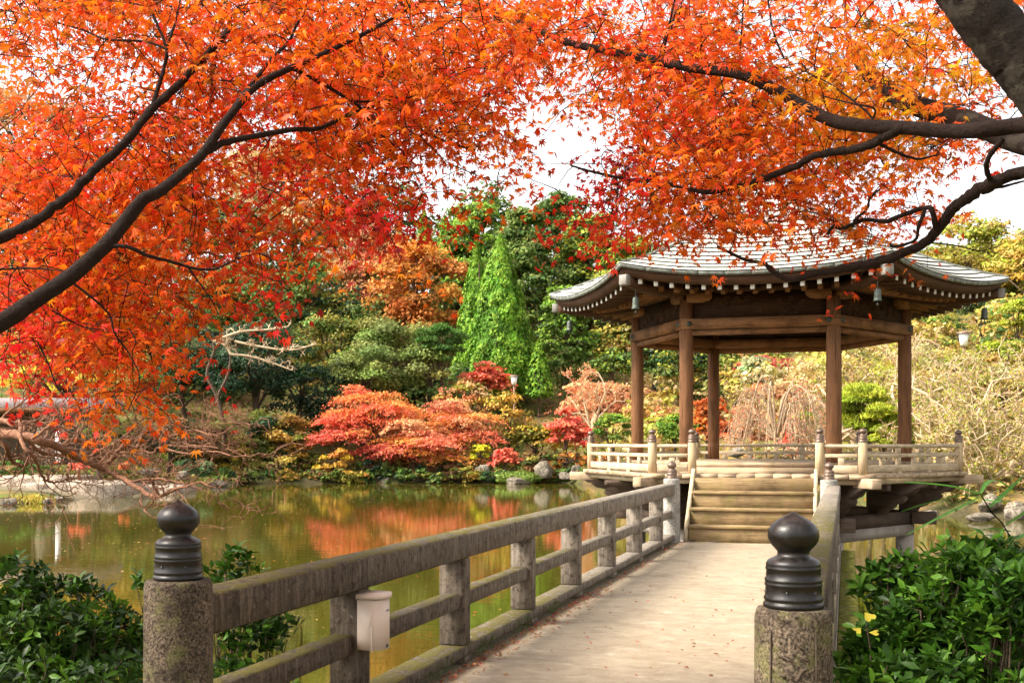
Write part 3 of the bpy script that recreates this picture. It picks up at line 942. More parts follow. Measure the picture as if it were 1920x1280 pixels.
AE = RE * S3       # 3.551
for k in range(6):
    for q in range(10):
        s0, s1 = -1 + q * 0.2 + (0.002 if q else 0), -1 + (q + 1) * 0.2 - (0.002 if q < 9 else 0)
        ob('fascia_plate', strip(k, s0, s1, AE + 0.014, 4.158, AE + 0.0, 4.098, 0.03), FASCIA, roof)
    ob('eave_board', strip(k, -0.999, 0.999, AE - 0.03, 4.112, AE - 0.14, 3.962, 0.04, 17), WOOD_D, roof)
    # soffit boarding above the rafters
    nss = 13
    ss = np.linspace(-0.995, 0.995, nss)
    V = np.array([[np.array([*on_side(k, ap, s * ap / S3 / 2), z + lift(s) * f]) for s in ss] for ap, z, f in ((AE - 0.13, 4.0, 1), (2.9, 4.08, 0.7), (2.0, 4.3, 0.1))]).reshape(-1, 3)
    F = np.array([[a * nss + b, (a + 1) * nss + b, (a + 1) * nss + b + 1, a * nss + b + 1] for a in range(2) for b in range(nss - 1)])
    ob('soffit', (V, [F], None), WOOD_D, roof)
    # flying rafters with white painted ends, and the lower rafters behind them
    nr_ = 15
    hs = (AE - 0.2) / S3 / 2
    for q in range(nr_):
        s = (q - (nr_ - 1) / 2) * 0.252
        sn = s / hs
        tilt = 0.10
        zc = 3.965 + lift(sn) * 0.9
        inner = max(2.45, abs(s) * 2 * S3 + 0.06)
        L = AE - 0.2 - inner
        if L > 0.12:
            cen = (inner + AE - 0.2) / 2
            rf = ob('rafter', dirbox(k, cen, s, zc + tilt * L / 2 - 0.03, (0.07, L, 0.085), 0.004, tilt), WOOD_D, pav)
            ob('rafter_end', dirbox(k, AE - 0.2 + 0.004, s, zc - 0.03, (0.066, 0.012, 0.081), 0.003, tilt), WHITE_END, rf)
        inner2 = max(1.95, abs(s) * 2 * S3 + 0.05)
        L2 = 2.86 - inner2
        if L2 > 0.12:
            ob('rafter', dirbox(k, (inner2 + 2.86) / 2, s, 3.93 + 0.2 * L2 / 2 + lift(s / 1.75) * 0.6, (0.075, L2, 0.09), 0.004, 0.2), WOOD_B, pav)
    # hip rafter under each corner with its pale cap, and the bell that hangs from it
    u = corner(k, 1.0)
    n3 = np.array([u[0], u[1], 0.0])
    M = np.stack([n3, np.array([-u[1], u[0], 0]), np.array([0, 0, 1.0])], 1)
    ctrl = [(2.2, 4.12), (2.9, 4.02), (3.5, 4.03), (3.93, 4.1)]
    P = spline(ctrl, 5)
    rows = []
    for r, z in P:
        rows.append([n3 * r + M[:, 1] * a * 0.075 + np.array([0, 0, z + b * 0.085]) for a, b in ((-1, -1), (1, -1), (1, 1), (-1, 1))])
    V = np.array(rows).reshape(-1, 3); m_ = len(P)
    F = [[i * 4 + j, i * 4 + (j + 1) % 4, (i + 1) * 4 + (j + 1) % 4, (i + 1) * 4 + j] for i in range(m_ - 1) for j in range(4)] + [[0, 3, 2, 1], [(m_ - 1) * 4 + j for j in range(4)]]
    ob('hip_rafter', (V, [np.array(F)], None), WOOD_D, roof)
    cc = n3 * 3.99
    ob('hip_cap', cbox((cc[0], cc[1], 4.1), (0.12, 0.152, 0.165), 0.008, M=M), m_plain('grey_cap_%d' % k, (0.2, 0.185, 0.16), 0.6) if k == 0 else bpy.data.materials['grey_cap_0'], roof)

BELLS = {4: 'verdigris wind bell hanging under the front left roof corner', 3: 'dark wind bell hanging under the far left roof corner', 5: 'pale green wind bell hanging under the front right roof corner, below the maple twigs',
         0: 'dark wind bell hanging under the right roof corner'}
for k, lab in BELLS.items():
    u = corner(k, 3.72)
    zt = 3.985
    b = thing('wind_bell', lab, 'bell', (u[0], u[1], zt - 0.42), 'wind bells under the roof corners')
    c = (u[0], u[1], zt - 0.33)
    ob('body', lathe([(0.056, 0.0), (0.065, 0.004), (0.064, 0.018), (0.055, 0.045), (0.053, 0.12), (0.051, 0.155), (0.048, 0.17), (0.038, 0.19), (0.018, 0.203), (0, 0.207)], 20, c), BELLMAT, b, smooth=True)
    ob('band', lathe([(0.053, 0.07), (0.059, 0.075), (0.059, 0.084), (0.053, 0.088)], 20, c), BELLMAT, b, smooth=True)
    ob('hanger', tubes([(np.array([[u[0], u[1], zt - 0.125], [u[0], u[1], zt - 0.06], [u[0], u[1], zt + 0.08]]), 0.007)], 6), STUD, b)
    ob('clapper', lathe([(0, -0.07), (0.016, -0.06), (0.018, -0.04), (0.006, -0.02), (0.006, 0.05), (0, 0.05)], 10, c), STUD, b)

# ------------------------------------------------------------------ stairs
stt = thing('staircase', 'wooden mossy steps climbing from the bridge to the pavilion deck', 'stairs', (0, -3.5, 0))
for i in range(4):
    yf = -4.0 + i * 0.25
    ob('riser', cbox((0, yf + 0.012 + 0.016, i * 0.25 + 0.1), (1.82, 0.028, 0.2), 0.003), WOOD_ST, stt)
    if i < 3:
        ob('tread', cbox((0, yf + 0.12, (i + 1) * 0.25 - 0.025), (1.83, 0.275, 0.05), 0.008), WOOD_ST, stt)
ob('top_board', cbox((0, -3.045, 0.86), (1.82, 0.05, 0.13), 0.006), WOOD_ST, stt)
for sx in (-1, 1):
    poly = [(sx * 0.95, -4.06, -0.0), (sx * 0.95, -3.93, -0.0), (sx * 0.95, -3.0, 0.93), (sx * 0.95, -3.0, 1.09), (sx * 0.95, -3.09, 1.09), (sx * 0.95, -4.06, 0.13)]
    ob('stringer', extrude(np.array(poly) - np.array([0.028, 0, 0]), (0.056, 0, 0)), WOOD_P, stt)

# ------------------------------------------------------------------ low railings round the deck
FINW = [(a * 0.72, b * 0.72) for a, b in FIN]
def rail_post(p, parent):
    o = ob('railing_post', lathe([(0, 0.99), (0.072, 0.99), (0.07, 1.3), (0.068, 1.5), (0.06, 1.515), (0, 1.517)], 20, (p[0], p[1], 0)), WOOD_PV, parent, smooth=True)
    ob('finial', lathe([(a, 1.515 + b * 0.93) for a, b in FINW], 20, (p[0], p[1], 0)), BRONZE_LT, o, smooth=True)
def deck_rail(A, B, label, posts, group=None, m_top=None):
    A = np.array(A); B = np.array(B); mid = (A + B) / 2
    L = np.linalg.norm(B - A); d = (B - A) / L; ang = math.atan2(d[1], d[0])
    r = thing('deck_railing', label, 'railing', (mid[0], mid[1], 1.0), group)
    for p in posts: rail_post(p, r)
    a0, a1 = 0.075, L - 0.075
    P = np.array([[*(A + d * s), 1.448] for s in np.linspace(a0, a1, 8)])
    ob('handrail', tubes([(P, 0.031)], 10), WOOD_P, r, smooth=True)
    c = A + d * (a0 + a1) / 2
    ob('middle_rail', cbox((c[0], c[1], 1.297), (a1 - a0, 0.062, 0.06), 0.006, ang), WOOD_P, r)
    ob('base_board', cbox((c[0], c[1], 1.092), (a1 - a0, 0.06, 0.115), 0.006, ang), WOOD_P, r)
    n = max(1, int(round((a1 - a0) / 1.03)))
    for i in range(n + 1):
        s = a0 + (a1 - a0) * i / n
        if 0 < i < n:
            q = A + d * s
            ob('strut', cbox((q[0], q[1], 1.208), (0.1, 0.052, 0.116), 0.004, ang), WOOD_P, r)
            ob('upper_strut', cbox((q[0], q[1], 1.372), (0.1, 0.05, 0.09), 0.004, ang), WOOD_P, r)
            ob('foot_block', cbox((q[0], q[1], 1.017), (0.14, 0.056, 0.034), 0.003, ang), WOOD_P, r)
        if i < n:
            q = A + d * (s + (a1 - a0) / n / 2)
            ob('strut', cbox((q[0], q[1], 1.208), (0.095, 0.052, 0.116), 0.004, ang), WOOD_P, r)
    return r
RR = 3.3
cl, cfl, cfr, crr, cbr, cbl = corner(3, RR), corner(4, RR), corner(5, RR), corner(0, RR), corner(1, RR), corner(2, RR)
sl, sr = np.array([-1.0, cfl[1]]), np.array([1.0, cfr[1]])
deck_rail(cl, cfl, 'pale wooden deck railing on the front left side over the water', [cl, cfl])
deck_rail(cfl, sl, 'short wooden deck railing left of the stairs', [sl])
deck_rail(sr, cfr, 'short wooden deck railing right of the stairs', [sr, cfr])
deck_rail(cfr, crr, 'greenish wooden deck railing on the front right side', [crr])
deck_rail(crr, cbr, 'wooden deck railing on the back right side of the pavilion', [cbr])
deck_rail(cbr, cbl, 'wooden deck railing along the back of the pavilion', [cbl])
deck_rail(cbl, cl, 'wooden deck railing on the back left side of the pavilion', [])
# ------------------------------------------------------------------ foliage builders
def rand_unit(r, n):
    v = r.normal(size=(n, 3))
    return unit(v)

def frames(N, r, T=None):
    """in-plane axes for normals N, tip axis T or a random one"""
    n = len(N)
    if T is None: T = rand_unit(r, n)
    A = unit(T - (T * N).sum(1, keepdims=True) * N)
    B = np.cross(N, A)
    return A, B

def leaf_quads(P, N, size, C, r, aspect=0.62, T=None, fold=0.0):
    """pointed leaf blades (kites)"""
    n = len(P)
    A, B = frames(N, r, T)
    s = np.broadcast_to(size, n)[:, None]
    V = np.stack([P - A * s * 0.5, P + B * s * 0.5 * aspect - A * s * 0.05 + N * s * fold, P + A * s * 0.55, P - B * s * 0.5 * aspect - A * s * 0.05 + N * s * fold], 1).reshape(-1, 3)
    F = np.arange(4 * n).reshape(n, 4)
    return (V, [F], np.repeat(C, 4, 0))

def pick(r, cols, n, jit=0.16):
    cols = np.array(cols, float)
    c = cols[r.integers(0, len(cols), n)]
    return np.clip(c * (1 + r.normal(0, jit, (n, 1))) * (1 + r.normal(0, jit * 0.4, (n, 3))), 0.004, 0.95)

def crown(kind, r, c, rx, ry, rz, n, cols, ls, tips=None, gaps=0.0):
    """leaf geometry of one crown; c centre, semi-axes in the camera frame (across, depth, up)"""
    fx, fy = RGT, FWD
    up = np.array([0, 0, 1.0])
    def put(L):
        return c + L[:, :1] * fx + L[:, 1:2] * fy + L[:, 2:] * up
    def putn(L):
        return unit(L[:, :1] * fx + L[:, 1:2] * fy + L[:, 2:] * up)
    if kind in ('dome', 'cedar', 'shrub', 'mound'):
        K = max(5, int({'dome': 46, 'cedar': 60, 'shrub': 18, 'mound': 18}[kind]))
        d = rand_unit(r, K)
        d[:, 2] = np.where(d[:, 2] < (-0.6 if kind in ('shrub', 'mound') else -0.8), -d[:, 2], d[:, 2])
        d[:, 1] = np.where((d[:, 1] > 0.3) & (r.random(K) < 0.6), -d[:, 1], d[:, 1])
        q = r.uniform(0.55, 0.95, K)[:, None] if kind != 'mound' else r.uniform(0.72, 0.86, K)[:, None]
        cc = d * q * np.array([rx, ry, rz])
        if kind == 'cedar':          # narrower towards the top
            cc[:, :2] *= np.clip(1.25 - 0.6 * (cc[:, 2:] / rz + 1) / 2, 0.35, 1.1)
        cr = r.uniform(0.22, 0.38, K) * min(rx, rz * 1.2) * (0.8 if kind == 'cedar' else 1.0)
        if kind == 'mound': cr = r.uniform(0.3, 0.42, K) * min(rx, rz)
        w = cr ** 2; w /= w.sum()
        k = r.choice(K, n, p=w)
        dd = rand_unit(r, n)
        dd[:, 2] = np.where(dd[:, 2] < -0.2, -dd[:, 2] * 0.6, dd[:, 2])
        rad = (r.random(n) ** 0.35)[:, None]
        flat = np.array([1.15, 1.15, 0.72 if kind != 'cedar' else 0.62])
        L = cc[k] + dd * rad * cr[k][:, None] * flat + r.normal(0, 0.04, (n, 3)) * min(rx, rz)
        N = unit(putn(dd) * 0.7 + up * 0.55 + rand_unit(r, n) * 0.75)
        base = pick(r, cols, K, 0.2)
        C = np.clip(base[k] * (1 + r.normal(0, 0.18, (n, 1))), 0.004, 0.95)
        if tips is not None:
            tp = (dd[:, 2] * rad[:, 0] > (0.18 if kind == 'cedar' else 0.36)) & (r.random(n) < 0.8)
            C[tp] = pick(r, tips, int(tp.sum()), 0.18)
        return leaf_quads(put(L), N, ls * r.uniform(0.7, 1.4, n), C, r), put(cc)
    if kind == 'maple':
        K = 44
        d = rand_unit(r, K)
        d[:, 2] = np.abs(d[:, 2]) * 1.3 - 0.55
        cc = d * r.uniform(0.3, 0.95, K)[:, None] * np.array([rx, ry, rz])
        cr = r.uniform(0.16, 0.38, K) * rx
        w = cr ** 2; w /= w.sum()
        k = r.choice(K, n, p=w)
        a = r.uniform(0, 2 * pi, n); q = np.sqrt(r.random(n)) * (1 + 0.3 * np.sin(a * 6 + k * 1.7) + 0.15 * np.sin(a * 11 + k))
        ell = r.uniform(0.95, 1.6, K)[k]
        L = cc[k] + np.stack([np.cos(a) * q * cr[k] * ell, np.sin(a) * q * cr[k] * 0.9, -0.26 * q ** 2 * cr[k] + r.normal(0, 0.022, n) * rz], 1)
        # ragged pad edges
        L[:, 2] += 0.05 * rz * np.sin(a * 5 + k) * q
        N = unit(up * 0.8 + putn(np.stack([np.cos(a), np.sin(a), 0 * a], 1)) * 0.5 * q[:, None] + rand_unit(r, n) * 0.7)
        ci = np.array(cols, float)
        # colour drifts across the crown from the first listed to the last
        tpos = np.clip((cc[:, 0] / rx + 1) / 2 + r.normal(0, 0.25, K), 0, 0.999)
        base = ci[(tpos * len(ci)).astype(int)] * (1 + r.normal(0, 0.14, (K, 1)))
        C = np.clip(base[k] * (1 + r.normal(0, 0.16, (n, 1))) * (1 + r.normal(0, 0.08, (n, 3))), 0.004, 0.95)
        return leaf_quads(put(L), N, ls * r.uniform(0.7, 1.4, n), C, r, 0.75), put(cc)
    if kind == 'cypress':
        # dense upright cone built from many short plumes that swell out of its surface
        K = 170
        kh = r.random(K) ** 1.15; ka = r.uniform(0, 2 * pi, K)
        h = r.random(n) ** 1.25; a = r.uniform(0, 2 * pi, n)
        def profile(q): return np.clip(1.0 - q ** 1.55, 0.0, 1) * np.clip(q / 0.1 + 0.55, 0, 1) + 0.03
        da = np.abs((a[:, None] - ka[None] + pi) % (2 * pi) - pi) * profile(h)[:, None]
        dh = (h[:, None] - kh[None]) * 2.1 * rz / rx
        D = np.sqrt(da ** 2 + (dh * np.where(dh > 0, 0.6, 1.25)) ** 2)
        near = D.min(1); kid = D.argmin(1)
        bumpy = np.exp(-(near / 0.17) ** 2)
        inner = r.random(n) < 0.25
        rad = profile(h) * (0.74 + 0.2 * bumpy + r.normal(0, 0.035, n)) - np.where(inner, 0.12, 0)
        rad = np.maximum(rad, 0.015)
        L = np.stack([np.cos(a) * rad * rx, np.sin(a) * rad * ry, (h * 2 - 1) * rz + 0.05 * rz * bumpy], 1)
        out = np.stack([np.cos(a), np.sin(a), 0 * a], 1)
        N = unit(putn(out) * 0.9 + up * (0.2 + 0.5 * bumpy[:, None]) + rand_unit(r, n) * 0.55)
        T = unit(up + putn(out) * 0.35 + rand_unit(r, n) * 0.35)
        base = pick(r, cols, K, 0.13)
        C = np.clip(base[kid] * (1 + r.normal(0, 0.16, (n, 1))), 0.004, 0.9)
        if tips is not None:
            tp = (bumpy > 0.55) & ~inner & (r.random(n) < 0.65)
            C[tp] = pick(r, tips, int(tp.sum()), 0.13)
        return leaf_quads(put(L), N, ls * r.uniform(0.8, 1.5, n), C, r, 0.55, T), put(L[:40])
    if kind == 'pine':
        K = 30
        d = rand_unit(r, K)
        d[:, 2] = d[:, 2] * 0.95
        cc = d * r.uniform(0.45, 0.85, K)[:, None] * np.array([rx, ry, rz])
        cr = r.uniform(0.26, 0.42, K) * rx
        w = cr ** 2; w /= w.sum()
        k = r.choice(K, n, p=w)
        dd = rand_unit(r, n)
        dd[:, 2] = np.abs(dd[:, 2])
        rad = (r.random(n) ** 0.3)[:, None]
        L = cc[k] + dd * rad * cr[k][:, None] * np.array([1.1, 1.1, 0.6])
        T = unit(putn(dd) * 0.7 + up * 0.7 + rand_unit(r, n) * 0.5)
        N = rand_unit(r, n)
        base = pick(r, cols, K, 0.12)
        C = np.clip(base[k] * (1 + r.normal(0, 0.2, (n, 1))), 0.004, 0.9)
        if tips is not None:
            tp = (rad[:, 0] > 0.8) & (dd[:, 2] > 0.4) & (r.random(n) < 0.7)
            C[tp] = pick(r, tips, int(tp.sum()), 0.15)
        return leaf_quads(put(L), N, ls * r.uniform(0.9, 1.7, n), C, r, 0.3, T), put(cc)
    raise ValueError(kind)

def grow(r, p, d, length, rad, level, out, bend=0.35, droop=0.0, nchild=4, shrink=0.62, seg=6, spread=0.8, minr=0.004):
    """recursive bare branch"""
    P = [np.array(p, float)]
    d = unit(np.array(d, float))
    for i in range(seg):
        d = unit(d + r.normal(0, bend / sqrt(seg) * 1.6, 3) * 0.8 + np.array([0, 0, -droop / seg]))
        P.append(P[-1] + d * length / seg)
    P = np.array(P)
    R = np.linspace(rad, max(rad * 0.35, minr * (1.0 if level > 0 else 0.45)), seg + 1)
    out.append((P, R, level))
    if level <= 0: return
    for i in range(nchild):
        t = r.uniform(0.3, 1.0)
        j = min(int(t * seg), seg - 1)
        base = P[j] + (P[j + 1] - P[j]) * (t * seg - j)
        dirn = unit(P[j + 1] - P[j])
        side = rand_unit(r, 1)[0]
        side = unit(side - (side @ dirn) * dirn)
        nd_ = unit(dirn * (1 - spread * 0.45) + side * spread)
        grow(r, base, nd_, length * shrink * r.uniform(0.75, 1.2), max(R[j] * 0.55, minr), level - 1, out, bend, droop * 1.1, nchild, shrink, max(3, seg - 1), spread, minr)

TREE_N = 0
def plant(kind, name, label, cat, px, top, bot, hw, Z, cols, tips=None, dens=0.2, trunk=True, leaf=None, bark=None, group=None, depth=0.8, leaf_px=5.7, sparse=1.0, mat=None):
    """a plant whose crown spans photo rows top..bot and px +- hw at depth Z, standing on the ground there"""
    global TREE_N
    TREE_N += 1
    r = np.random.default_rng(1000 + TREE_N)
    sc = Z / FPX
    X = (px - 960) * sc
    gz = float(ground_h(X, Z))
    base = XZ(X, Z, gz)
    ztop = EYE - (top - HOR) * sc; zbot = EYE - (bot - HOR) * sc
    zbot = max(zbot, gz - 0.15)
    ztop = max(ztop, zbot + 0.3)
    rx = hw * sc; rz = (ztop - zbot) / 2; ry = rx * depth
    cen = base.copy(); cen[2] = (ztop + zbot) / 2
    t = thing(name, label, cat, base, group)
    n = int(4 * hw * rz / sc * dens * sparse * 1.18)
    n = max(400, min(n, 26000))
    if Z > 84: n = int(n * 0.75); leaf_px *= 1.3
    ls = leaf if leaf else leaf_px * sc
    g, cc = crown(kind, r, cen, rx, ry, rz, n, cols, ls, tips)
    ob('crown', g, mat or LEAF, t, kind='stuff')
    if trunk:
        tr = max(0.05, min(0.28, rx * 0.06))
        lean = r.normal(0, 0.06, 2) * rz
        topz = cen + np.array([lean[0], lean[1], rz * (0.75 if kind in ('cypress', 'cedar') else 0.15)])
        P = spline([base - np.array([0, 0, 0.3]), base * 0.5 + topz * 0.5 + np.array([r.normal(0, 0.08) * rx, r.normal(0, 0.08) * rx, 0]), topz], 6)
        polys = [(P, np.linspace(tr * 1.25, tr * 0.45, len(P)))]
        order = r.permutation(len(cc))[:12]
        for q in order:
            j = int(r.uniform(0.35, 0.95) * (len(P) - 1))
            a = P[j]; b = cc[q]
            m_ = (a + b) / 2 + np.array([0, 0, 0.12 * np.linalg.norm(b - a)]) + r.normal(0, 0.06, 3) * rx
            polys.append((spline([a, m_, b], 4), np.linspace(tr * 0.5, tr * 0.12, 9)))
        ob('trunk', tubes(polys, 5), bark or BARK, t, smooth=True)
    return t

def bare_tree(name, label, px, top, bot, hw, Z, bark, levels=4, droop=0.0, cat='tree', seed=0, nlimb=7, rad=None, leaves=None, spread=0.85, group=None, minr_px=0.8, nchild=4):
    r = np.random.default_rng(5000 + seed)
    sc = Z / FPX
    X = (px - 960) * sc
    gz = float(ground_h(X, Z))
    base = XZ(X, Z, gz)
    ztop = EYE - (top - HOR) * sc
    zbot = max(EYE - (bot - HOR) * sc, gz)
    H = ztop - gz; rx = hw * sc
    t = thing(name, label, cat, base, group)
    rad = rad or max(0.05, H * 0.03)
    minr = minr_px * sc * 0.5
    out = []
    th = max(0.12 * H, (zbot - gz) * 0.8)
    tp = base + np.array([r.normal(0, 0.05) * H, r.normal(0, 0.05) * H, th])
    out.append((spline([base - np.array([0, 0, 0.2]), (base + tp) / 2 + r.normal(0, 0.04, 3) * H, tp], 3), np.linspace(rad * 1.3, rad, 7), 9))
    for i in range(nlimb):
        a = 2 * pi * (i + r.uniform(-0.3, 0.3)) / nlimb
        el = r.uniform(0.3, 1.3)
        d = RGT * cos(a) * cos(el) + FWD * sin(a) * 0.8 * cos(el) + np.array([0, 0, sin(el)])
        # limb length that just reaches the crown outline in that direction
        ln = 1 / sqrt((cos(a) * cos(el) / rx) ** 2 + (sin(a) * cos(el) / (rx * 0.8)) ** 2 + (sin(el) / (H - th)) ** 2) * 0.92
        grow(r, tp, d, ln, rad * 0.6, levels - 1, out, 0.55, droop, nchild, 0.52, 6, spread, minr)
    thick = [(P, R) for P, R, l in out if l >= 2]
    thin = [(P, R) for P, R, l in out if l < 2]
    ob('trunk', tubes(thick, 6), bark, t, smooth=True)
    if thin: ob('branches', tubes(thin, 3), bark, t, smooth=True, kind='stuff')
    if leaves is not None:
        cols, n, lpx = leaves
        ends = np.concatenate([P[1:] for P, R, l in out if l < 2])
        k = r.integers(0, len(ends), n)
        P = ends[k] + r.normal(0, 2.5 * sc, (n, 3))
        ob('leaves', leaf_quads(P, unit(rand_unit(r, n) + np.array([0, 0, 0.6])), lpx * sc * r.uniform(0.7, 1.3, n), pick(r, cols, n), r, 0.7), LEAF, t, kind='stuff')
    return t

def weeping_tree(name, label, px, top, bot, hw, Z, bark, seed=0, leaves=None):
    r = np.random.default_rng(7000 + seed)
    sc = Z / FPX
    X = (px - 960) * sc
    gz = float(ground_h(X, Z)); base = XZ(X, Z, gz)
    ztop = EYE - (top - HOR) * sc; zb = max(EYE - (bot - HOR) * sc, gz + 0.2); rx = hw * sc
    H = ztop - gz
    t = thing(name, label, 'tree', base)
    tp = base + np.array([0, 0, H * 0.55])
    thick = [(spline([base, base + np.array([0.1, 0, H * 0.3]), tp], 4), np.linspace(0.14, 0.1, 9))]
    thin = []
    for i in range(16):
        a = 2 * pi * i / 16 + r.uniform(-0.3, 0.3)
        ro = rx * r.uniform(0.3, 0.85)
        d = RGT * cos(a) + FWD * sin(a) * 0.8
        c1 = tp + d * ro * 0.45 + np.array([0, 0, H * r.uniform(-0.02, 0.4)])
        c2 = tp + d * ro + np.array([0, 0, H * r.uniform(-0.12, 0.3)])
        L = spline([tp, c1, c2, c2 + d * ro * 0.25 - np.array([0, 0, H * 0.2])], 5)
        thick.append((L, np.linspace(0.055, 0.018, len(L))))
        for q in range(20):
            s = L[int(r.uniform(0.35, 0.999) * len(L))]
            dd = unit(d + r.normal(0, 0.6, 3) * np.array([1, 1, 0.2]))
            fall = r.uniform(0.4, 1.0) * (s[2] - zb)
            out = r.uniform(0.15, 0.5) * rx * 0.7
            P = spline([s, s + dd * out * 0.5 + np.array([0, 0, 0.12]), s + dd * out * 0.9 - np.array([0, 0, fall * 0.4]), s + dd * out - np.array([0, 0, fall])], 4)
            thin.append((P, np.linspace(0.014, 0.009, len(P))))
    ob('trunk', tubes(thick, 6), bark, t, smooth=True)
    ob('branches', tubes(thin, 3), bark, t, smooth=True, kind='stuff')
    if leaves:
        cols, n, lpx = leaves
        ends = np.concatenate([P[3:] for P, R in thin])
        P = ends[r.integers(0, len(ends), n)] + r.normal(0, 1.5 * sc, (n, 3))
        ob('leaves', leaf_quads(P, rand_unit(r, n), lpx * sc * r.uniform(0.7, 1.3, n), pick(r, cols, n), r, 0.6), LEAF, t, kind='stuff')
    return t

# colours (surface reflectance)
TAN = [(0.50, 0.24, 0.08), (0.58, 0.33, 0.14), (0.55, 0.22, 0.07), (0.62, 0.42, 0.2)]
ORANGE = [(0.58, 0.24, 0.045), (0.62, 0.30, 0.06), (0.5, 0.17, 0.04), (0.6, 0.22, 0.06)]
SALMON = [(0.72, 0.27, 0.14), (0.72, 0.36, 0.17), (0.66, 0.22, 0.1), (0.7, 0.42, 0.2)]
REDS = [(0.80, 0.16, 0.085), (0.82, 0.21, 0.09), (0.80, 0.29, 0.08), (0.80, 0.35, 0.08)]
CORAL = [(0.80, 0.16, 0.105), (0.82, 0.22, 0.12), (0.78, 0.13, 0.09)]
YELLOW = [(0.62, 0.42, 0.03), (0.55, 0.36, 0.04), (0.62, 0.5, 0.06)]
AMBER = [(0.62, 0.36, 0.06), (0.66, 0.46, 0.12), (0.6, 0.28, 0.05)]
OLIVE = [(0.16, 0.17, 0.03), (0.22, 0.2, 0.035), (0.12, 0.15, 0.03)]
OLIVEY = [(0.3, 0.26, 0.04), (0.38, 0.27, 0.045), (0.2, 0.2, 0.03), (0.44, 0.27, 0.05)]
DARKG = [(0.028, 0.065, 0.028), (0.035, 0.08, 0.03), (0.025, 0.05, 0.025)]
MIDG = [(0.115, 0.19, 0.036), (0.14, 0.225, 0.042), (0.095, 0.155, 0.036)]
SAGE = [(0.2, 0.25, 0.06), (0.155, 0.215, 0.055), (0.25, 0.29, 0.065)]
CYP = [(0.13, 0.28, 0.022), (0.15, 0.31, 0.025), (0.105, 0.23, 0.02)]
CYPT = [(0.26, 0.42, 0.04), (0.22, 0.37, 0.035)]
CED = [(0.075, 0.13, 0.03), (0.09, 0.155, 0.034), (0.1, 0.165, 0.03)]
CEDT = [(0.4, 0.44, 0.05), (0.33, 0.39, 0.045), (0.46, 0.44, 0.06)]
YGREEN = [(0.30, 0.36, 0.03), (0.36, 0.4, 0.035), (0.24, 0.3, 0.03)]
PALEY = [(0.48, 0.42, 0.09), (0.5, 0.36, 0.1), (0.36, 0.36, 0.06)]
BROWN = [(0.22, 0.12, 0.05), (0.3, 0.17, 0.06), (0.15, 0.1, 0.04)]
STRAW = [(0.5, 0.36, 0.17), (0.55, 0.42, 0.22), (0.42, 0.28, 0.12), (0.4, 0.36, 0.1)]

# --- wooded hill behind the pond (far to near) ---
plant('dome', 'tan_leaved_tree', 'tall tan-leaved tree on the hill, behind the boughs of the left maple', 'tree', 560, 262, 520, 165, 112, TAN, dens=0.16, bark=RED_BARK)
plant('dome', 'tan_leaved_tree', 'tan-leaved tree showing through the maple at the upper left edge', 'tree', 50, 165, 420, 130, 100, TAN, dens=0.15)
plant('dome', 'tan_leaved_tree', 'pale orange tree behind the hanging maple leaves at left', 'tree', 230, 470, 790, 150, 88, ORANGE + AMBER, dens=0.2)
plant('dome', 'salmon_leaved_tree', 'salmon-tan tree beside the orange tree on the hill', 'tree', 690, 415, 600, 90, 103, SALMON + TAN, dens=0.2)
plant('dome', 'orange_tree', 'bright orange tree left of the tall green cypress', 'tree', 785, 448, 650, 95, 95, ORANGE, dens=0.28)
plant('dome', 'evergreen_tree', 'rounded green tree seen through the gap in the left maple', 'tree', 440, 375, 470, 55, 106, MIDG, tips=OLIVE)
plant('dome', 'evergreen_tree', 'dark green tree with yellowing tips below the salmon tree', 'tree', 565, 480, 640, 90, 92, DARKG + MIDG, tips=OLIVEY)
plant('dome', 'evergreen_tree', 'grey-green tree behind the red maple tips at left', 'tree', 440, 500, 650, 90, 94, MIDG + OLIVE, tips=SAGE)
plant('dome', 'evergreen_tree', 'green tree filling the hill behind the orange tree', 'tree', 730, 455, 720, 120, 109, MIDG + CED, tips=OLIVE, dens=0.14)
plant('dome', 'evergreen_tree', 'olive tree on the hill behind the salmon tree', 'tree', 610, 440, 720, 110, 111, MIDG + OLIVE, tips=SAGE, dens=0.14)
plant('dome', 'evergreen_tree', 'deep green tree on the hill between the orange tree and the cypress', 'tree', 860, 430, 720, 90, 110, CED + MIDG, tips=MIDG, dens=0.16)
plant('cypress', 'conifer', 'small bright conifer left of the cypress, below the maple fringe', 'tree', 795, 395, 500, 26, 106, CYP, CYPT)
plant('cypress', 'conifer', 'small bright conifer touching the orange tree from above', 'tree', 835, 410, 500, 22, 105, CYP, CYPT)
plant('cedar', 'conifer', 'mixed green conifer rising behind the tall cypress', 'tree', 890, 375, 640, 95, 106, MIDG, tips=CYPT, dens=0.3)
plant('cedar', 'conifer', 'grey-green conifer right of the tall cypress', 'tree', 990, 385, 700, 85, 100, MIDG + CED, tips=SAGE, dens=0.3)
plant('cedar', 'cedar', 'dark cedar topping the hill left of the roof', 'tree', 1045, 358, 660, 75, 110, CED, tips=MIDG, dens=0.3)
plant('cedar', 'cedar', 'cedar with yellow-green sprays left of the pavilion roof', 'tree', 1105, 392, 680, 90, 102, CED, tips=CEDT, dens=0.3)
plant('cedar', 'cedar', 'yellow-green cedar just behind the left roof corner', 'tree', 1185, 435, 700, 85, 99, CED, tips=CEDT, dens=0.3)
plant('cedar', 'cedar', 'dark cedar behind the left pillar of the pavilion', 'tree', 1245, 470, 740, 60, 104, CED, tips=MIDG)
plant('cedar', 'cedar', 'shaded green cedar below the left roof corner', 'tree', 1060, 530, 750, 65, 93, MIDG + CED, tips=CYPT, dens=0.3)
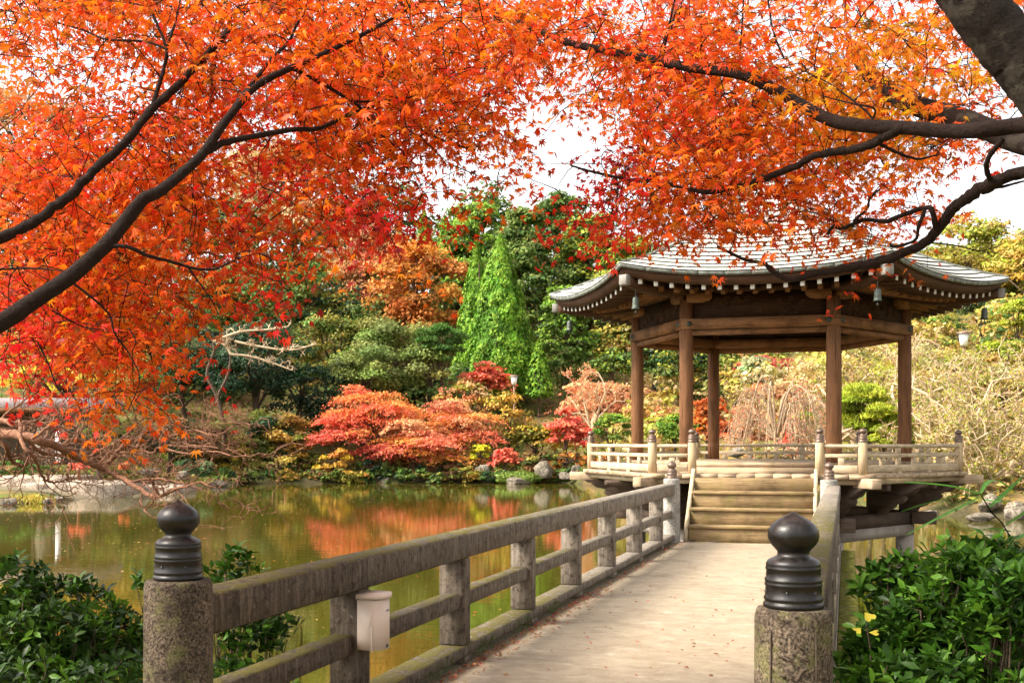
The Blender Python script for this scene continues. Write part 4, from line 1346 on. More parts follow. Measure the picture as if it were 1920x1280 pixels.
plant('cedar', 'cedar', 'cedar filling the gap between the two left pillars', 'tree', 1225, 600, 760, 60, 90, CED + DARKG, tips=MIDG)
plant('dome', 'evergreen_tree', 'dark green tree behind the front left pillar', 'tree', 1300, 590, 780, 70, 86, DARKG + CED, tips=CEDT)
plant('dome', 'evergreen_tree', 'olive green tree under the middle of the beam', 'tree', 1375, 630, 760, 60, 82, MIDG, tips=OLIVE)
plant('dome', 'evergreen_tree', 'small rounded green tree left of the left pillar', 'tree', 1150, 652, 715, 40, 88, MIDG, tips=YGREEN)
plant('cypress', 'cypress', 'tall bright green cypress with two plumes', 'tree', 938, 448, 742, 82, 88, CYP, CYPT, dens=0.6, depth=0.9, leaf_px=4.6)
plant('cypress', 'cypress', 'shorter bright cypress on the left flank of the tall one', 'tree', 893, 462, 735, 52, 89.5, CYP, CYPT, dens=0.55, leaf_px=4.6)
plant('cypress', 'conifer', 'low green conifer at the right foot of the tall cypress', 'tree', 1010, 640, 745, 32, 86, CYP, CYPT)
plant('dome', 'broadleaf_tree', 'yellow-green tree with orange lights at the upper right edge', 'tree', 1830, 412, 640, 95, 92, PALEY + OLIVEY, tips=YGREEN)
plant('dome', 'broadleaf_tree', 'orange-tinted tree cut by the right edge of the photo', 'tree', 1925, 428, 640, 80, 87, PALEY + AMBER, tips=YGREEN)
plant('dome', 'broadleaf_tree', 'yellow-green tree behind the right end of the roof', 'tree', 1755, 470, 650, 70, 94, PALEY + YGREEN, tips=YGREEN)
plant('dome', 'broadleaf_tree', 'shaded green tree behind the right-hand lamp', 'tree', 1840, 560, 700, 90, 80, MIDG + DARKG, tips=OLIVEY)
plant('dome', 'broadleaf_tree', 'olive tree just left of the right-hand lamp', 'tree', 1740, 575, 700, 60, 76, OLIVEY + MIDG, tips=PALEY)

# --- garden on the far bank ---
plant('dome', 'evergreen_tree', 'dark evergreen at the foot of the hill, left of centre', 'tree', 480, 590, 770, 105, 77, DARKG, tips=[(0.05, 0.1, 0.045)], dens=0.24)
plant('dome', 'evergreen_tree', 'dark evergreen beside the hanging orange leaves', 'tree', 360, 575, 780, 85, 79, DARKG, tips=MIDG, dens=0.22)
plant('dome', 'evergreen_tree', 'blackish green shrub above the left end of the red maple', 'shrub', 575, 688, 800, 75, 77.5, DARKG)
plant('dome', 'evergreen_tree', 'olive tree with yellow and orange tips above the red maple', 'tree', 635, 580, 780, 85, 84, OLIVE + MIDG, tips=YELLOW[1:2] + OLIVEY + OLIVE, dens=0.24)
plant('mound', 'clipped_tree', 'grey-green clipped tree above the red maple', 'tree', 742, 580, 780, 80, 83, SAGE, dens=0.28)
plant('mound', 'clipped_tree', 'smaller grey-green clipped tree left of the niwaki pine', 'tree', 805, 640, 780, 66, 81, SAGE + MIDG, dens=0.28)
plant('mound', 'clipped_tree', 'grey-green clipped shrub overlapping the red maple top', 'tree', 685, 640, 770, 66, 79.5, SAGE, dens=0.28)
plant('pine', 'pine_tree', 'layered bright pine against the cypress', 'tree', 826, 592, 690, 46, 80, [(0.07, 0.16, 0.03), (0.09, 0.19, 0.035)], dens=0.5)
plant('maple', 'maple_tree', 'small vermilion maple below the tall cypress', 'tree', 905, 666, 745, 52, 81, CORAL[:2] + [(0.66, 0.12, 0.05)], dens=0.3)
plant('maple', 'maple_tree', 'large red maple spreading over the far bank', 'tree', 690, 684, 876, 122, 74.6, [REDS[0], REDS[1], REDS[0], REDS[2], SALMON[1]], dens=0.6, leaf_px=3.5)
plant('maple', 'maple_tree', 'salmon-orange maple joined to the right of the large red one', 'tree', 840, 720, 876, 100, 75.4, [SALMON[0], REDS[2], SALMON[1], CORAL[1], SALMON[0]], dens=0.56, leaf_px=3.5)
plant('maple', 'maple_tree', 'low orange maple dipping towards the water', 'tree', 770, 790, 902, 105, 73.0, [CORAL[0], REDS[3], REDS[2], CORAL[1], REDS[3]], dens=0.62, leaf_px=3.5)
plant('maple', 'maple_tree', 'scarlet maple bough at the water, left of the orange one', 'tree', 640, 785, 845, 58, 72.6, [CORAL[0], CORAL[1]], dens=0.62, leaf_px=3.5)
plant('dome', 'shrub', 'olive-gold tree under the vermilion maple', 'shrub', 870, 712, 800, 55, 79, OLIVEY + SALMON, dens=0.2)
plant('dome', 'golden_tree', 'golden tree in front of the left lamp post', 'tree', 950, 735, 830, 50, 77, AMBER + OLIVEY, dens=0.2, sparse=0.8)
plant('maple', 'golden_tree', 'yellow-olive spreading tree left of the pink maple', 'tree', 1005, 775, 855, 62, 76, OLIVEY + YELLOW[:1], dens=0.3)
plant('maple', 'maple_tree', 'upright pink-red maple left of the deck railing', 'tree', 1066, 745, 860, 42, 74.5, CORAL, dens=0.38)
plant('maple', 'maple_tree', 'little coral maple by the shore rocks', 'tree', 947, 825, 885, 28, 73, CORAL[:2], dens=0.4)
plant('maple', 'maple_tree', 'faded salmon tree left of the left pillar', 'tree', 1135, 690, 830, 95, 84, [SALMON[0], SALMON[3], SALMON[1], SALMON[3]], dens=0.26)
plant('maple', 'maple_tree', 'faded salmon tree between the two left pillars', 'tree', 1235, 735, 830, 60, 80, [SALMON[3], SALMON[1]], dens=0.26)
bare_tree('bare_tree', 'bare pale tree standing in the salmon foliage left of the pavilion', 1095, 652, 800, 75, 80, PALE_BARK, 3, seed=1, nlimb=7, minr_px=1.0, leaves=(SALMON, 2600, 4.0))
plant('shrub', 'yellow_shrub', 'yellow shrub at the water below the scarlet maple bough', 'shrub', 628, 840, 904, 42, 72.2, YELLOW + AMBER, dens=0.3)
plant('shrub', 'yellow_shrub', 'lemon-yellow shrub right of the low orange maple', 'shrub', 900, 835, 872, 24, 73.4, [(0.6, 0.55, 0.03), (0.5, 0.5, 0.03)], dens=0.4)
for i, (px, top, hw, cols, lab) in enumerate([
        (455, 815, 60, OLIVE + OLIVEY, 'olive waterside shrub right of the bare branches'),
        (525, 805, 62, OLIVEY + AMBER, 'yellowing waterside shrub left of the yellow one'),
        (575, 850, 45, MIDG + OLIVE, 'green waterside shrub under the scarlet bough'),
        (700, 862, 50, DARKG + MIDG, 'dark waterside shrub under the red maple'),
        (790, 872, 45, DARKG + BROWN, 'dark waterside shrub under the orange maple'),
        (860, 862, 42, OLIVE + BROWN, 'brownish waterside shrub left of the shore rocks'),
        (1010, 842, 40, OLIVE + BROWN, 'brownish low shrub behind the mossy islet'),
        (1060, 850, 40, BROWN + ORANGE, 'russet undergrowth left of the deck'),
        (1120, 845, 40, ORANGE + BROWN, 'orange undergrowth behind the left deck railing'),
        (400, 790, 70, OLIVE + BROWN, 'brown-green thicket behind the bare branches'),
        (490, 770, 60, OLIVE + DARKG, 'dark olive shrub between the crooked tree and the yellowing shrub'),
        (545, 775, 42, [(0.3, 0.17, 0.03), (0.36, 0.2, 0.04)], 'bronze-leaved small maple left of the scarlet bough'),
        (430, 845, 40, OLIVEY + YELLOW[1:2], 'golden-olive shrub at the end of the left bank'),
        (350, 815, 55, DARKG + OLIVE, 'shaded green shrub behind the blue-green mound')]):
    plant('shrub', 'waterside_shrub', lab, 'shrub', px, top, 906, hw, 72.4 + (i % 3) * 0.5 if px > 430 else 71.5, cols, dens=0.3)
t = thing('leaning_tree', 'crooked brown tree with pale bare boughs in front of the dark evergreen', 'tree', XZ((420 - 960) * 72.8 / FPX, 72.8, float(ground_h((420 - 960) * 72.8 / FPX, 72.8))))
def far_limb(pts, Z, r0, r1):
    P = spline([W(x, y, Z) for x, y in pts], 5)
    return (P, np.linspace(r0, r1, len(P)) * Z / FPX)
ob('trunk', tubes([far_limb([(425, 880), (418, 790), (405, 740), (388, 700), (402, 650), (378, 600), (372, 560)], 72.8, 4, 1.6), far_limb([(408, 742), (428, 700), (433, 662)], 72.8, 3, 2)], 6), BARK, t, smooth=True)
r = np.random.default_rng(4)
for pts in ([(433, 664), (470, 668), (510, 680), (548, 694)], [(433, 664), (425, 650), (412, 642)], [(440, 640), (490, 650), (545, 656), (592, 645)], [(400, 640), (450, 622), (500, 618), (540, 612)]):
    L, R = far_limb(pts, 72.6, 3.0, 1.2)
    out = []
    for q in range(16):
        j = int(r.uniform(0.15, 0.99) * len(L))
        grow(r, L[j], RGT * r.normal(0.2, 0.7) + FWD * r.normal(0, 0.4) + np.array([0, 0, r.uniform(0.1, 1.0)]), r.uniform(0.35, 0.9), 0.035, 1, out, 0.9, 0.0, 4, 0.6, 4, 0.8, 0.024)
    o_ = ob('bough', tubes([(L, R)], 6), PALE_BARK, t, smooth=True)
    ob('twigs', tubes([(a, b) for a, b, _ in out], 3), PALE_BARK, o_, kind='stuff')

# --- left bank ---
plant('dome', 'amber_tree', 'amber-yellow tree behind the grey roof at left', 'tree', 120, 620, 800, 150, 74, AMBER + YELLOW[:1], dens=0.22)
plant('shrub', 'waterside_shrub', 'dull green shrub under the grey roof at left', 'shrub', 190, 790, 872, 70, 60, OLIVE + DARKG, dens=0.26)
plant('shrub', 'waterside_shrub', 'dark shrub in shade below the dark evergreens', 'shrub', 310, 775, 880, 75, 66, DARKG + BROWN, dens=0.24)
plant('mound', 'clipped_azalea', 'clipped green mound at the left edge of the photo', 'shrub', 22, 862, 896, 38, 50.5, [(0.1, 0.19, 0.035), (0.12, 0.22, 0.04)], dens=0.6, trunk=False, depth=1.0)
plant('mound', 'clipped_azalea', 'clipped green mound behind the flat stone landing', 'shrub', 72, 869, 897, 32, 50, [(0.1, 0.19, 0.035), (0.12, 0.22, 0.04)], dens=0.6, trunk=False, depth=1.0)
plant('mound', 'clipped_azalea', 'blue-green mound at the right end of the left bank', 'shrub', 365, 860, 905, 36, 62.5, [(0.07, 0.13, 0.05), (0.09, 0.16, 0.06)], dens=0.5, trunk=False, depth=1.0)
plant('maple', 'red_shrub', 'tiny red shrub behind the flat stone landing', 'shrub', 147, 864, 882, 19, 52, CORAL, dens=0.6, trunk=False)
plant('shrub', 'red_shrub', 'tiny rust shrub right of the red one on the left bank', 'shrub', 235, 866, 882, 15, 58, REDS[1:3], dens=0.6, trunk=False)
bare_tree('bare_tree', 'brown bare thicket tree behind the reaching branches', 150, 745, 850, 150, 57, RED_BARK, 4, seed=4, nlimb=7, minr_px=0.9, rad=0.07, nchild=3)
bare_tree('bare_tree', 'brown bare thicket tree in front of the dark shrub', 390, 755, 850, 125, 69.5, RED_BARK, 4, seed=5, nlimb=8, minr_px=1.0, rad=0.07)

# --- behind the pavilion and the right bank ---
plant('mound', 'clipped_pine', 'clipped round pine left of the left pillar', 'tree', 1150, 776, 838, 38, 58, [(0.14, 0.24, 0.03), (0.18, 0.28, 0.035)], tips=YGREEN, dens=0.5)
plant('mound', 'clipped_pine', 'clipped round pine between the two left pillars', 'tree', 1262, 778, 850, 44, 55, [(0.14, 0.24, 0.03), (0.18, 0.28, 0.035)], tips=YGREEN, dens=0.5)
plant('maple', 'orange_shrub', 'fiery orange bush beside the back pillar', 'shrub', 1322, 715, 850, 45, 62, [(0.6, 0.18, 0.03), (0.52, 0.13, 0.03)], dens=0.36)
plant('maple', 'russet_bush', 'russet bush right of the back pillar', 'shrub', 1385, 745, 850, 55, 61, [(0.5, 0.14, 0.05), (0.6, 0.2, 0.06), (0.42, 0.1, 0.05)], dens=0.32)
plant('dome', 'sage_bush', 'silvery sage bush under the middle of the beam', 'shrub', 1418, 668, 735, 40, 72, [(0.36, 0.37, 0.17), (0.42, 0.42, 0.22)], dens=0.4)
plant('maple', 'red_bush', 'rose-red bush behind the sage bush', 'shrub', 1440, 655, 720, 60, 76, [(0.55, 0.13, 0.09), (0.5, 0.1, 0.07)], dens=0.34)
plant('dome', 'pale_bush', 'pale salmon thicket behind the weeping tree', 'shrub', 1470, 715, 850, 100, 60, SALMON + STRAW, dens=0.22)
plant('dome', 'pale_bush', 'straw-coloured thicket behind the front right pillar', 'shrub', 1560, 670, 800, 85, 62, STRAW + PALEY, dens=0.2)
plant('mound', 'clipped_pine', 'yellow-green mound low among the weeping branches', 'shrub', 1500, 770, 850, 55, 54, YGREEN, dens=0.3)
plant('maple', 'red_bush', 'small scarlet bush behind the back railing', 'shrub', 1490, 775, 850, 28, 52, CORAL, dens=0.4)
weeping_tree('weeping_tree', 'bare weeping tree seen between the back and front right pillars', 1455, 690, 850, 125, 47, WEEP_BARK, 1, leaves=(SALMON + CORAL[:1], 2200, 4.0))
bare_tree('bare_tree', 'white-branched bare tree left of the front right pillar', 1535, 640, 820, 90, 50, PALE_BARK, 4, seed=6, nlimb=8, minr_px=2.0)
plant('dome', 'pale_bush', 'straw-green thicket on the slope right of the pavilion', 'shrub', 1740, 650, 860, 110, 57, STRAW + PALEY + YGREEN[:1], dens=0.2)
plant('dome', 'pale_bush', 'straw-coloured thicket at the right edge of the slope', 'shrub', 1880, 690, 880, 110, 53, STRAW + PALEY, dens=0.2)
plant('mound', 'clipped_mound', 'yellow-green rounded shrub below the right-hand lamp', 'shrub', 1745, 655, 720, 60, 62, YGREEN, dens=0.3)
plant('mound', 'clipped_mound', 'yellow-green clipped ball at the right edge', 'shrub', 1912, 560, 632, 36, 60, YGREEN, dens=0.4)
plant('mound', 'clipped_mound', 'sloping yellow-green shrub below the clipped ball', 'shrub', 1885, 640, 740, 75, 58, YGREEN + PALEY, dens=0.3)
plant('pine', 'pine_tree', 'yellow-green garden pine between the front right and right pillars', 'tree', 1642, 700, 850, 78, 44.5, YGREEN, tips=[(0.42, 0.46, 0.05)], dens=0.6, bark=BARK, leaf_px=7)
plant('mound', 'clipped_mound', 'yellow-green mound under the garden pine', 'shrub', 1655, 795, 862, 62, 44, YGREEN, dens=0.4)
for i, (px, top, bot, hw, Z, lab) in enumerate([
        (1700, 560, 840, 120, 50, 'white-branched bare tree behind the right pillar'),
        (1840, 575, 800, 110, 52, 'white-branched bare tree above the clipped mounds at right'),
        (1620, 600, 760, 85, 53, 'white-branched bare tree above the garden pine'),
        (1800, 590, 870, 120, 47, 'white-branched bare tree under the right-hand lamp'),
        (1890, 640, 880, 110, 44, 'white-branched bare tree at the right edge of the slope'),
        (1770, 700, 890, 90, 42, 'low white-branched bare tree beside the right deck railing'),
        (1860, 760, 905, 100, 41, 'low white-branched bare tree nearest the right shore')]):
    bare_tree('bare_tree', lab, px, top, bot, hw, Z, PALE_BARK, 4, seed=10 + i, nlimb=9, minr_px=1.7, spread=0.9, leaves=(STRAW + YGREEN + OLIVEY + PALEY, 4200, 5.0), nchild=4)
for i, (px, hw, top, cols, lab) in enumerate([(1765, 40, 880, STRAW, 'dry reed clump at the shore right of the deck'), (1850, 45, 890, OLIVEY + STRAW, 'olive sedge clump behind the right shore stones'), (1910, 40, 880, BROWN + STRAW, 'brown sedge clump at the right edge of the shore')]):
    plant('shrub', 'sedge_clump', lab, 'plant', px, top, 960, hw, 40.2 + i * 0.4, cols, dens=0.3, trunk=False)

# undergrowth over the slopes: leaf litter and low plants nobody could count
r = np.random.default_rng(77)
n = 45000
X = r.uniform(-34, 34, n); Z = r.uniform(37, 110, n)
d = pond_sd(X, Z)
ok = (d > 0.2) & (np.abs(X) < Z * 0.5 + 2) & ~((X < -15) & (Z < 61))
X, Z = X[ok], Z[ok]
n = len(X)
h = ground_h(X, Z)
P = np.array([CX, CY, 0.0]) + X[:, None] * RGT + Z[:, None] * FWD
P[:, 2] = h + r.random(n) ** 2 * 0.55
pal = np.array(OLIVE + BROWN + MIDG + [(0.4, 0.2, 0.06), (0.3, 0.25, 0.05)])
C = pick(r, pal, n, 0.25)
right = X > 9
C[right] = pick(r, STRAW + PALEY + OLIVEY, int(right.sum()), 0.2)
tag(ob('undergrowth', leaf_quads(P, unit(rand_unit(r, n) + np.array([0, 0, 0.7])), r.uniform(0.2, 0.5, n), C, r, 0.5), LEAF), 'low mixed undergrowth and leaf litter covering the far banks', 'undergrowth', kind='stuff')
# overhanging fringe along the far waterline
g = []
for i in range(46):
    X0 = -17.5 + i * 0.5 + r.uniform(-0.2, 0.2)
    Z0 = 71.2 + r.uniform(-0.1, 0.9) if X0 > -15.5 else 69.5
    c = XZ(X0, Z0, WATER_Z + r.uniform(0.2, 0.5))
    pal_ = [MIDG, OLIVE + MIDG, OLIVEY, DARKG + MIDG, BROWN + OLIVE][int(r.integers(0, 5))]
    gg, _ = crown('shrub', r, c, r.uniform(0.5, 0.95), 0.5, r.uniform(0.35, 0.65), 420, pal_, 0.17)
    g.append(gg)
tag(ob('waterline_plants', join(g), LEAF), 'low plants fringing the far waterline under the maples', 'plants', kind='stuff')
# low growth filling the wooded slope between the trees
g = []
for i in range(95):
    Z0 = r.uniform(80, 114); X0 = r.uniform(-0.52, 0.52) * Z0
    if X0 > 6: Z0 = r.uniform(64, 110); X0 = max(X0, 8)
    c = XZ(X0, Z0, 0); hh = r.uniform(2.8, 4.8) + (2.0 if Z0 > 94 and X0 < 6 else 0)
    c[2] = float(ground_h(X0, Z0)) + hh * 0.42
    pal_ = [DARKG + MIDG, CED + MIDG, OLIVE + MIDG, BROWN + OLIVE][i % 4] if X0 < 7 else [OLIVEY + STRAW, STRAW + PALEY, MIDG + OLIVEY][i % 3]
    gg, _ = crown('dome', r, c, r.uniform(2.0, 3.4), 2.4, hh * 0.55, 850, pal_, 0.36, tips=SAGE if X0 < 7 else PALEY)
    g.append(gg)
tag(ob('hillside_thicket', join(g), LEAF), 'tangled thicket covering the wooded slope between the far trees', 'thicket', kind='stuff')
# far wood closing the view beyond the hill
g = []
for i in range(34):
    X0 = -62 + i * 3.9 + r.uniform(-1, 1); Z0 = r.uniform(118, 132)
    c = XZ(X0, Z0, 0); gzz = float(ground_h(X0, Z0)); hh = r.uniform(10, 15) * (1.0 if X0 < 6 else 0.5)
    c[2] = gzz + hh * 0.5
    gg, _ = crown('dome', r, c, 4.2, 3.0, hh * 0.55, 1500, MIDG + CED + (TAN if X0 < -14 else MIDG), 0.55, tips=SAGE)
    g.append(gg)
tag(ob('distant_wood', join(g), LEAF), 'mixed green wood closing the view beyond the hill', 'wood', kind='stuff')
# ------------------------------------------------------------------ rocks, lamps, hut on the banks
from mathutils import noise as mnoise
def rock_geo(c, size, seed, flat=0.0, n=14):
    """lumpy boulder on an icosphere-like grid"""
    r = np.random.default_rng(seed)
    nu, nv = n * 2, n
    u = np.linspace(0, 2 * pi, nu, endpoint=False); v = np.linspace(0.02, pi - 0.02, nv)
    D = np.stack([np.cos(u)[None] * np.sin(v)[:, None], np.sin(u)[None] * np.sin(v)[:, None], np.repeat(np.cos(v)[:, None], nu, 1)], -1)
    rad = np.ones((nv, nu))
    for k in range(9):            # faceting planes
        nrm = rand_unit(r, 1)[0]; h = r.uniform(0.5, 0.85)
        dp = D @ nrm
        rad = np.where(dp > 1e-3, np.minimum(rad, h / np.maximum(dp, 1e-3)), rad)
    off = seed * 3.17
    for i in range(nv):
        for j in range(nu):
            p = D[i, j] * 2.2 + off
            rad[i, j] *= 1 + 0.2 * mnoise.noise(Vector(p)) + 0.09 * mnoise.noise(Vector(p * 2.7))
    V = D * rad[..., None] * np.array(size) / 2
    if flat: V[..., 2] = np.minimum(V[..., 2], size[2] / 2 * flat)
    rot = r.uniform(-0.4, 0.4)
    R = np.array([[cos(TH + rot), -sin(TH + rot), 0], [sin(TH + rot), cos(TH + rot), 0], [0, 0, 1]])
    V = V.reshape(-1, 3) @ R.T + np.asarray(c)
    i = np.arange(nv - 1)[:, None] * nu; j = np.arange(nu)[None]; j2 = (j + 1) % nu
    F = np.stack([i + j, i + nu + j, i + nu + j2, i + j2], -1).reshape(-1, 4)
    return (V, [F, np.arange(nu)[None], (np.arange(nu) + (nv - 1) * nu)[::-1][None]], None)

def rock(px, py, Z, wpx, hpx, label, seed, flat=0.0, dep=0.8):
    sc = Z / FPX
    c = W(px, py, Z)
    o = ob('shore_rock', rock_geo(c, (wpx * sc, wpx * sc * dep, hpx * sc), seed, flat), ROCK, smooth=True, loc=c)
    return tag(o, label, 'rock')
ROCKS = [
    (905, 884, 72.2, 34, 30, 'upright grey rock at the far shore under the coral maple'),
    (878, 892, 72.0, 34, 18, 'low pale rock left of the upright grey rock'),
    (935, 896, 71.5, 30, 14, 'small flat rock between the upright rock and the mossy islet'),
    (820, 895, 72.0, 40, 22, 'grey-brown rock under the orange maple'),
    (782, 897, 72.0, 30, 18, 'small dark rock left of the grey-brown rock under the orange maple'),
    (720, 900, 71.8, 34, 16, 'dark low rock under the red maple'),
    (970, 902, 70.4, 62, 22, 'broad rounded rock in front of the mossy islet'),
    (1022, 885, 71.0, 44, 42, 'tall flat-faced rock at the right end of the islet'),
    (1062, 892, 70.5, 30, 22, 'brown rock just left of the deck beam'),
    (1078, 880, 71.4, 24, 22, 'pale mottled rock beside the deck beam'),
    (1838, 972, 37.0, 66, 24, 'pale flat stone at the right shore'),
    (1855, 945, 38.6, 44, 38, 'squared grey stone behind the pale flat stone'),
    (1905, 960, 37.6, 46, 48, 'brown boulder at the right edge of the shore'),
    (1745, 962, 40.0, 36, 14, 'low stone at the waterline right of the pavilion column'),
    (282, 884, 60.0, 46, 24, 'rounded pale rock on the left bank, behind the branches'),
    (345, 893, 59.0, 30, 22, 'grey rock left of the blue-green mound'),
    (415, 908, 66.0, 40, 16, 'flat rock at the end of the left bank'),
    (90, 940, 46.5, 30, 18, 'small rounded stone at the water by the grass tuft'),
    (10, 940, 46.5, 44, 20, 'pale stone at the left edge of the waterline'),
    (112, 934, 47.5, 24, 12, 'smaller stone right of the rounded one at the water'),
]
for i, (px, py, Z, w, h, lab) in enumerate(ROCKS):
    rock(px, py, Z, w, h, lab, 10 + i)
# stepped stone landing on the left bank
def slab(name, pxs, top, bot, Zf, Zb, label, seed):
    r = np.random.default_rng(seed)
    sc = Zf / FPX
    x0, x1 = (pxs[0] - 960) * sc, (pxs[1] - 960) * sc
    z1 = EYE - (top - HOR) * sc; z0 = EYE - (bot - HOR) * sc
    nx = 14
    front = [(x0 + (x1 - x0) * i / nx, Zf + r.normal(0, 0.12)) for i in range(nx + 1)]
    back = [(x1 + r.normal(0, 0.1), Zf + (Zb - Zf) * 0.5), (x1 - 0.2, Zb), (x0, Zb)]
    poly = np.array([XZ(a, b)[:2] for a, b in front + back])
    m = len(poly)
    g = prism(poly, z0, z1 + np.zeros(m))
    V = g[0]
    inset = V[m:, :2].mean(0)
    V2 = V[m:].copy(); V2[:, :2] += (inset - V2[:, :2]) * 0.03; V2[:, 2] += r.normal(0, 0.02, m)
    V[m:, 2] -= 0.07
    Vall = np.concatenate([V, V2])
    i = np.arange(m); k = (i + 1) % m
    side = g[1][0]
    if side.max() < 2 * m:
        F = [side, np.stack([i + m, k + m, k + 2 * m, i + 2 * m], -1), (np.arange(m) + 2 * m)[None]]
    c = XZ((x0 + x1) / 2, (Zf + Zb) / 2, z0)
    return tag(ob(name, (Vall, F, None), SANDSTONE, loc=c), label, 'stone')
SANDSTONE = m_granite('pale_pinkish_stone', (0.46, 0.37, 0.285), (0.35, 0.275, 0.205), (0.16, 0.125, 0.09), 0.14)
slab('stone_landing', (30, 216), 907, 936, 52.6, 58.0, 'thick flat stone landing at the water on the left bank', 1)
slab('stone_landing', (-60, 110), 896, 915, 56.0, 62.0, 'upper flat stone step at the left edge of the photo', 2)
slab('stone_landing', (215, 330), 912, 926, 56.6, 61.0, 'lower pale stone slab right of the thick landing', 3)
# sandy shore behind the landings
# mossy islet in front of the far shore
isl_c = W(978, 898, 71.0)
r = np.random.default_rng(21)
g = rock_geo(isl_c, (4.6, 2.2, 1.1), 77)
islet = thing('mossy_islet', 'low grassy islet with rocks in front of the far shore', 'islet', isl_c)
ob('turf', (g[0], g[1], np.full((len(g[0]), 3), (0.14, 0.19, 0.035))), m_vcol('turf', 0.95, 0.1, 20, 0.8, 0.05), islet, smooth=True)
n = 2500
k = r.integers(0, len(g[0]), n)
P = g[0][k] + r.normal(0, 0.07, (n, 3)); P = P[P[:, 2] > isl_c[2] - 0.05]; n = len(P)
ob('grass', leaf_quads(P, rand_unit(r, n), r.uniform(0.12, 0.3, n), pick(r, [(0.16, 0.24, 0.04), (0.2, 0.25, 0.05), (0.12, 0.18, 0.03)], n), r, 0.3, unit(np.array([0, 0, 1.0]) + rand_unit(r, n) * 0.5)), LEAF, islet, kind='stuff')
# grass tuft at the left waterline
n = 1000
c = W(55, 938, 47.8)
P = c + RGT * r.normal(0, 0.5, (n, 1)) + FWD * r.normal(0, 0.3, (n, 1)) + np.array([0, 0, 1.0]) * (r.random((n, 1)) ** 1.5 * 0.3 - 0.1)
tag(ob('grass_tuft', leaf_quads(P, rand_unit(r, n), r.uniform(0.15, 0.3, n), pick(r, [(0.36, 0.38, 0.05), (0.48, 0.38, 0.07), (0.55, 0.33, 0.08)], n), r, 0.2, unit(np.array([0, 0, 1.0]) + rand_unit(r, n) * 0.6)), LEAF, loc=c), 'yellow-green grass tuft at the waterline by the left stones', 'grass', kind='stuff')

# garden lamps
LAMPGLASS = m_plain('white_lamp_glass', (0.85, 0.85, 0.82), 0.3, 0.5, 0, 0.03)
LAMPMETAL = m_plain('brown_lamp_metal', (0.22, 0.13, 0.09), 0.5, 0.4, 0.3)
def lamp(px, top, Z, hpx, label, col):
    sc = Z / FPX
    X = (px - 960) * sc; gz = float(ground_h(X, Z)); b = XZ(X, Z, gz)
    zt = EYE - (top - HOR) * sc; s = hpx * sc
    t = thing('garden_lamp', label, 'lamp', b)
    c = (b[0], b[1], 0)
    ob('pole', lathe([(0, gz - 0.2), (s * 0.11, gz - 0.2), (s * 0.1, zt - s * 1.15), (0, zt - s * 1.15)], 10, c), col, t)
    ob('lantern', lathe([(0, zt - s * 1.12), (s * 0.26, zt - s * 1.12), (s * 0.36, zt - s * 0.22), (0, zt - s * 0.22)], 16, c), LAMPGLASS, t, smooth=False)
    ob('cap', lathe([(s * 0.55, zt - s * 0.2), (s * 0.52, zt - s * 0.12), (s * 0.2, zt - s * 0.03), (0, zt)], 16, c), col, t)
lamp(964, 702, 79.0, 17, 'garden lamp with white glass among the far maples', LAMPMETAL)
lamp(1807, 620, 58.0, 25, 'tall garden lamp with white glass on the right-hand slope', LAMPMETAL)

# small open hut with a grey roof on the left bank
hz = 62.0; sc = hz / FPX
hut = thing('garden_hut', 'low open hut with a flat lavender-grey roof at the left edge', 'hut', XZ((40 - 960) * sc, hz, float(ground_h((40 - 960) * sc, hz))))
def hutbox(pxa, pxb, ya, yb, z0, z1, m, name, b=0.02):
    c = (W(pxa, ya, z0) + W(pxb, yb, z1)) / 2
    return ob(name, cbox(c, (abs(pxb - pxa) * sc, abs(z1 - z0), abs(yb - ya) * sc), b, TH), m, hut)
ROOFG = m_plain('lavender_grey_roof', (0.36, 0.31, 0.31), 0.8, 0.2, 0, 0.15)
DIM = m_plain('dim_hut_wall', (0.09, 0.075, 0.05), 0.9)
hutbox(-140, 205, 748, 766, 61, 65, ROOFG, 'roof')
hutbox(-138, 203, 766, 773, 61.0, 64.9, WOOD_B, 'eave_board')
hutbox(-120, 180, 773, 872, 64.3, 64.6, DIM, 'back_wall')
for px in (-60, 60, 172):
    hutbox(px, px + 7, 773, 878, 61.4, 61.6, WOOD_U, 'post')
hz2 = 57.0
wp = thing('white_marker_post', 'white marker post standing left of the tiny red shrub', 'post', W(109, 868, hz2))
s2 = hz2 / FPX
ob('shaft', cbox(W(109, 836, hz2), (8 * s2, 8 * s2, 62 * s2), 0.02, TH), LAMPGLASS, wp)
ob('band', cbox(W(102, 852, hz2 + 0.25), (7 * s2, 6 * s2, 34 * s2), 0.02, TH), BLACK, wp)
for i, (px, w, top, lab) in enumerate([(80, 26, 800, 'squared brown stone pillar left of the white marker post'), (92, 18, 838, 'low brown stone at the foot of the white marker post')]):
    c = W(px, (top + 872) / 2, 57.6)
    tag(ob('stone_pillar', rock_geo(c, (w * s2 * 1.25, w * s2 * 1.2, (872 - top) * s2 * 1.2), 300 + i), ROCK, smooth=True, loc=c), lab, 'stone')

# stone behind the back railing
rock(1385, 848, 40.0, 42, 22, 'white boulder beyond the back railing', 55)

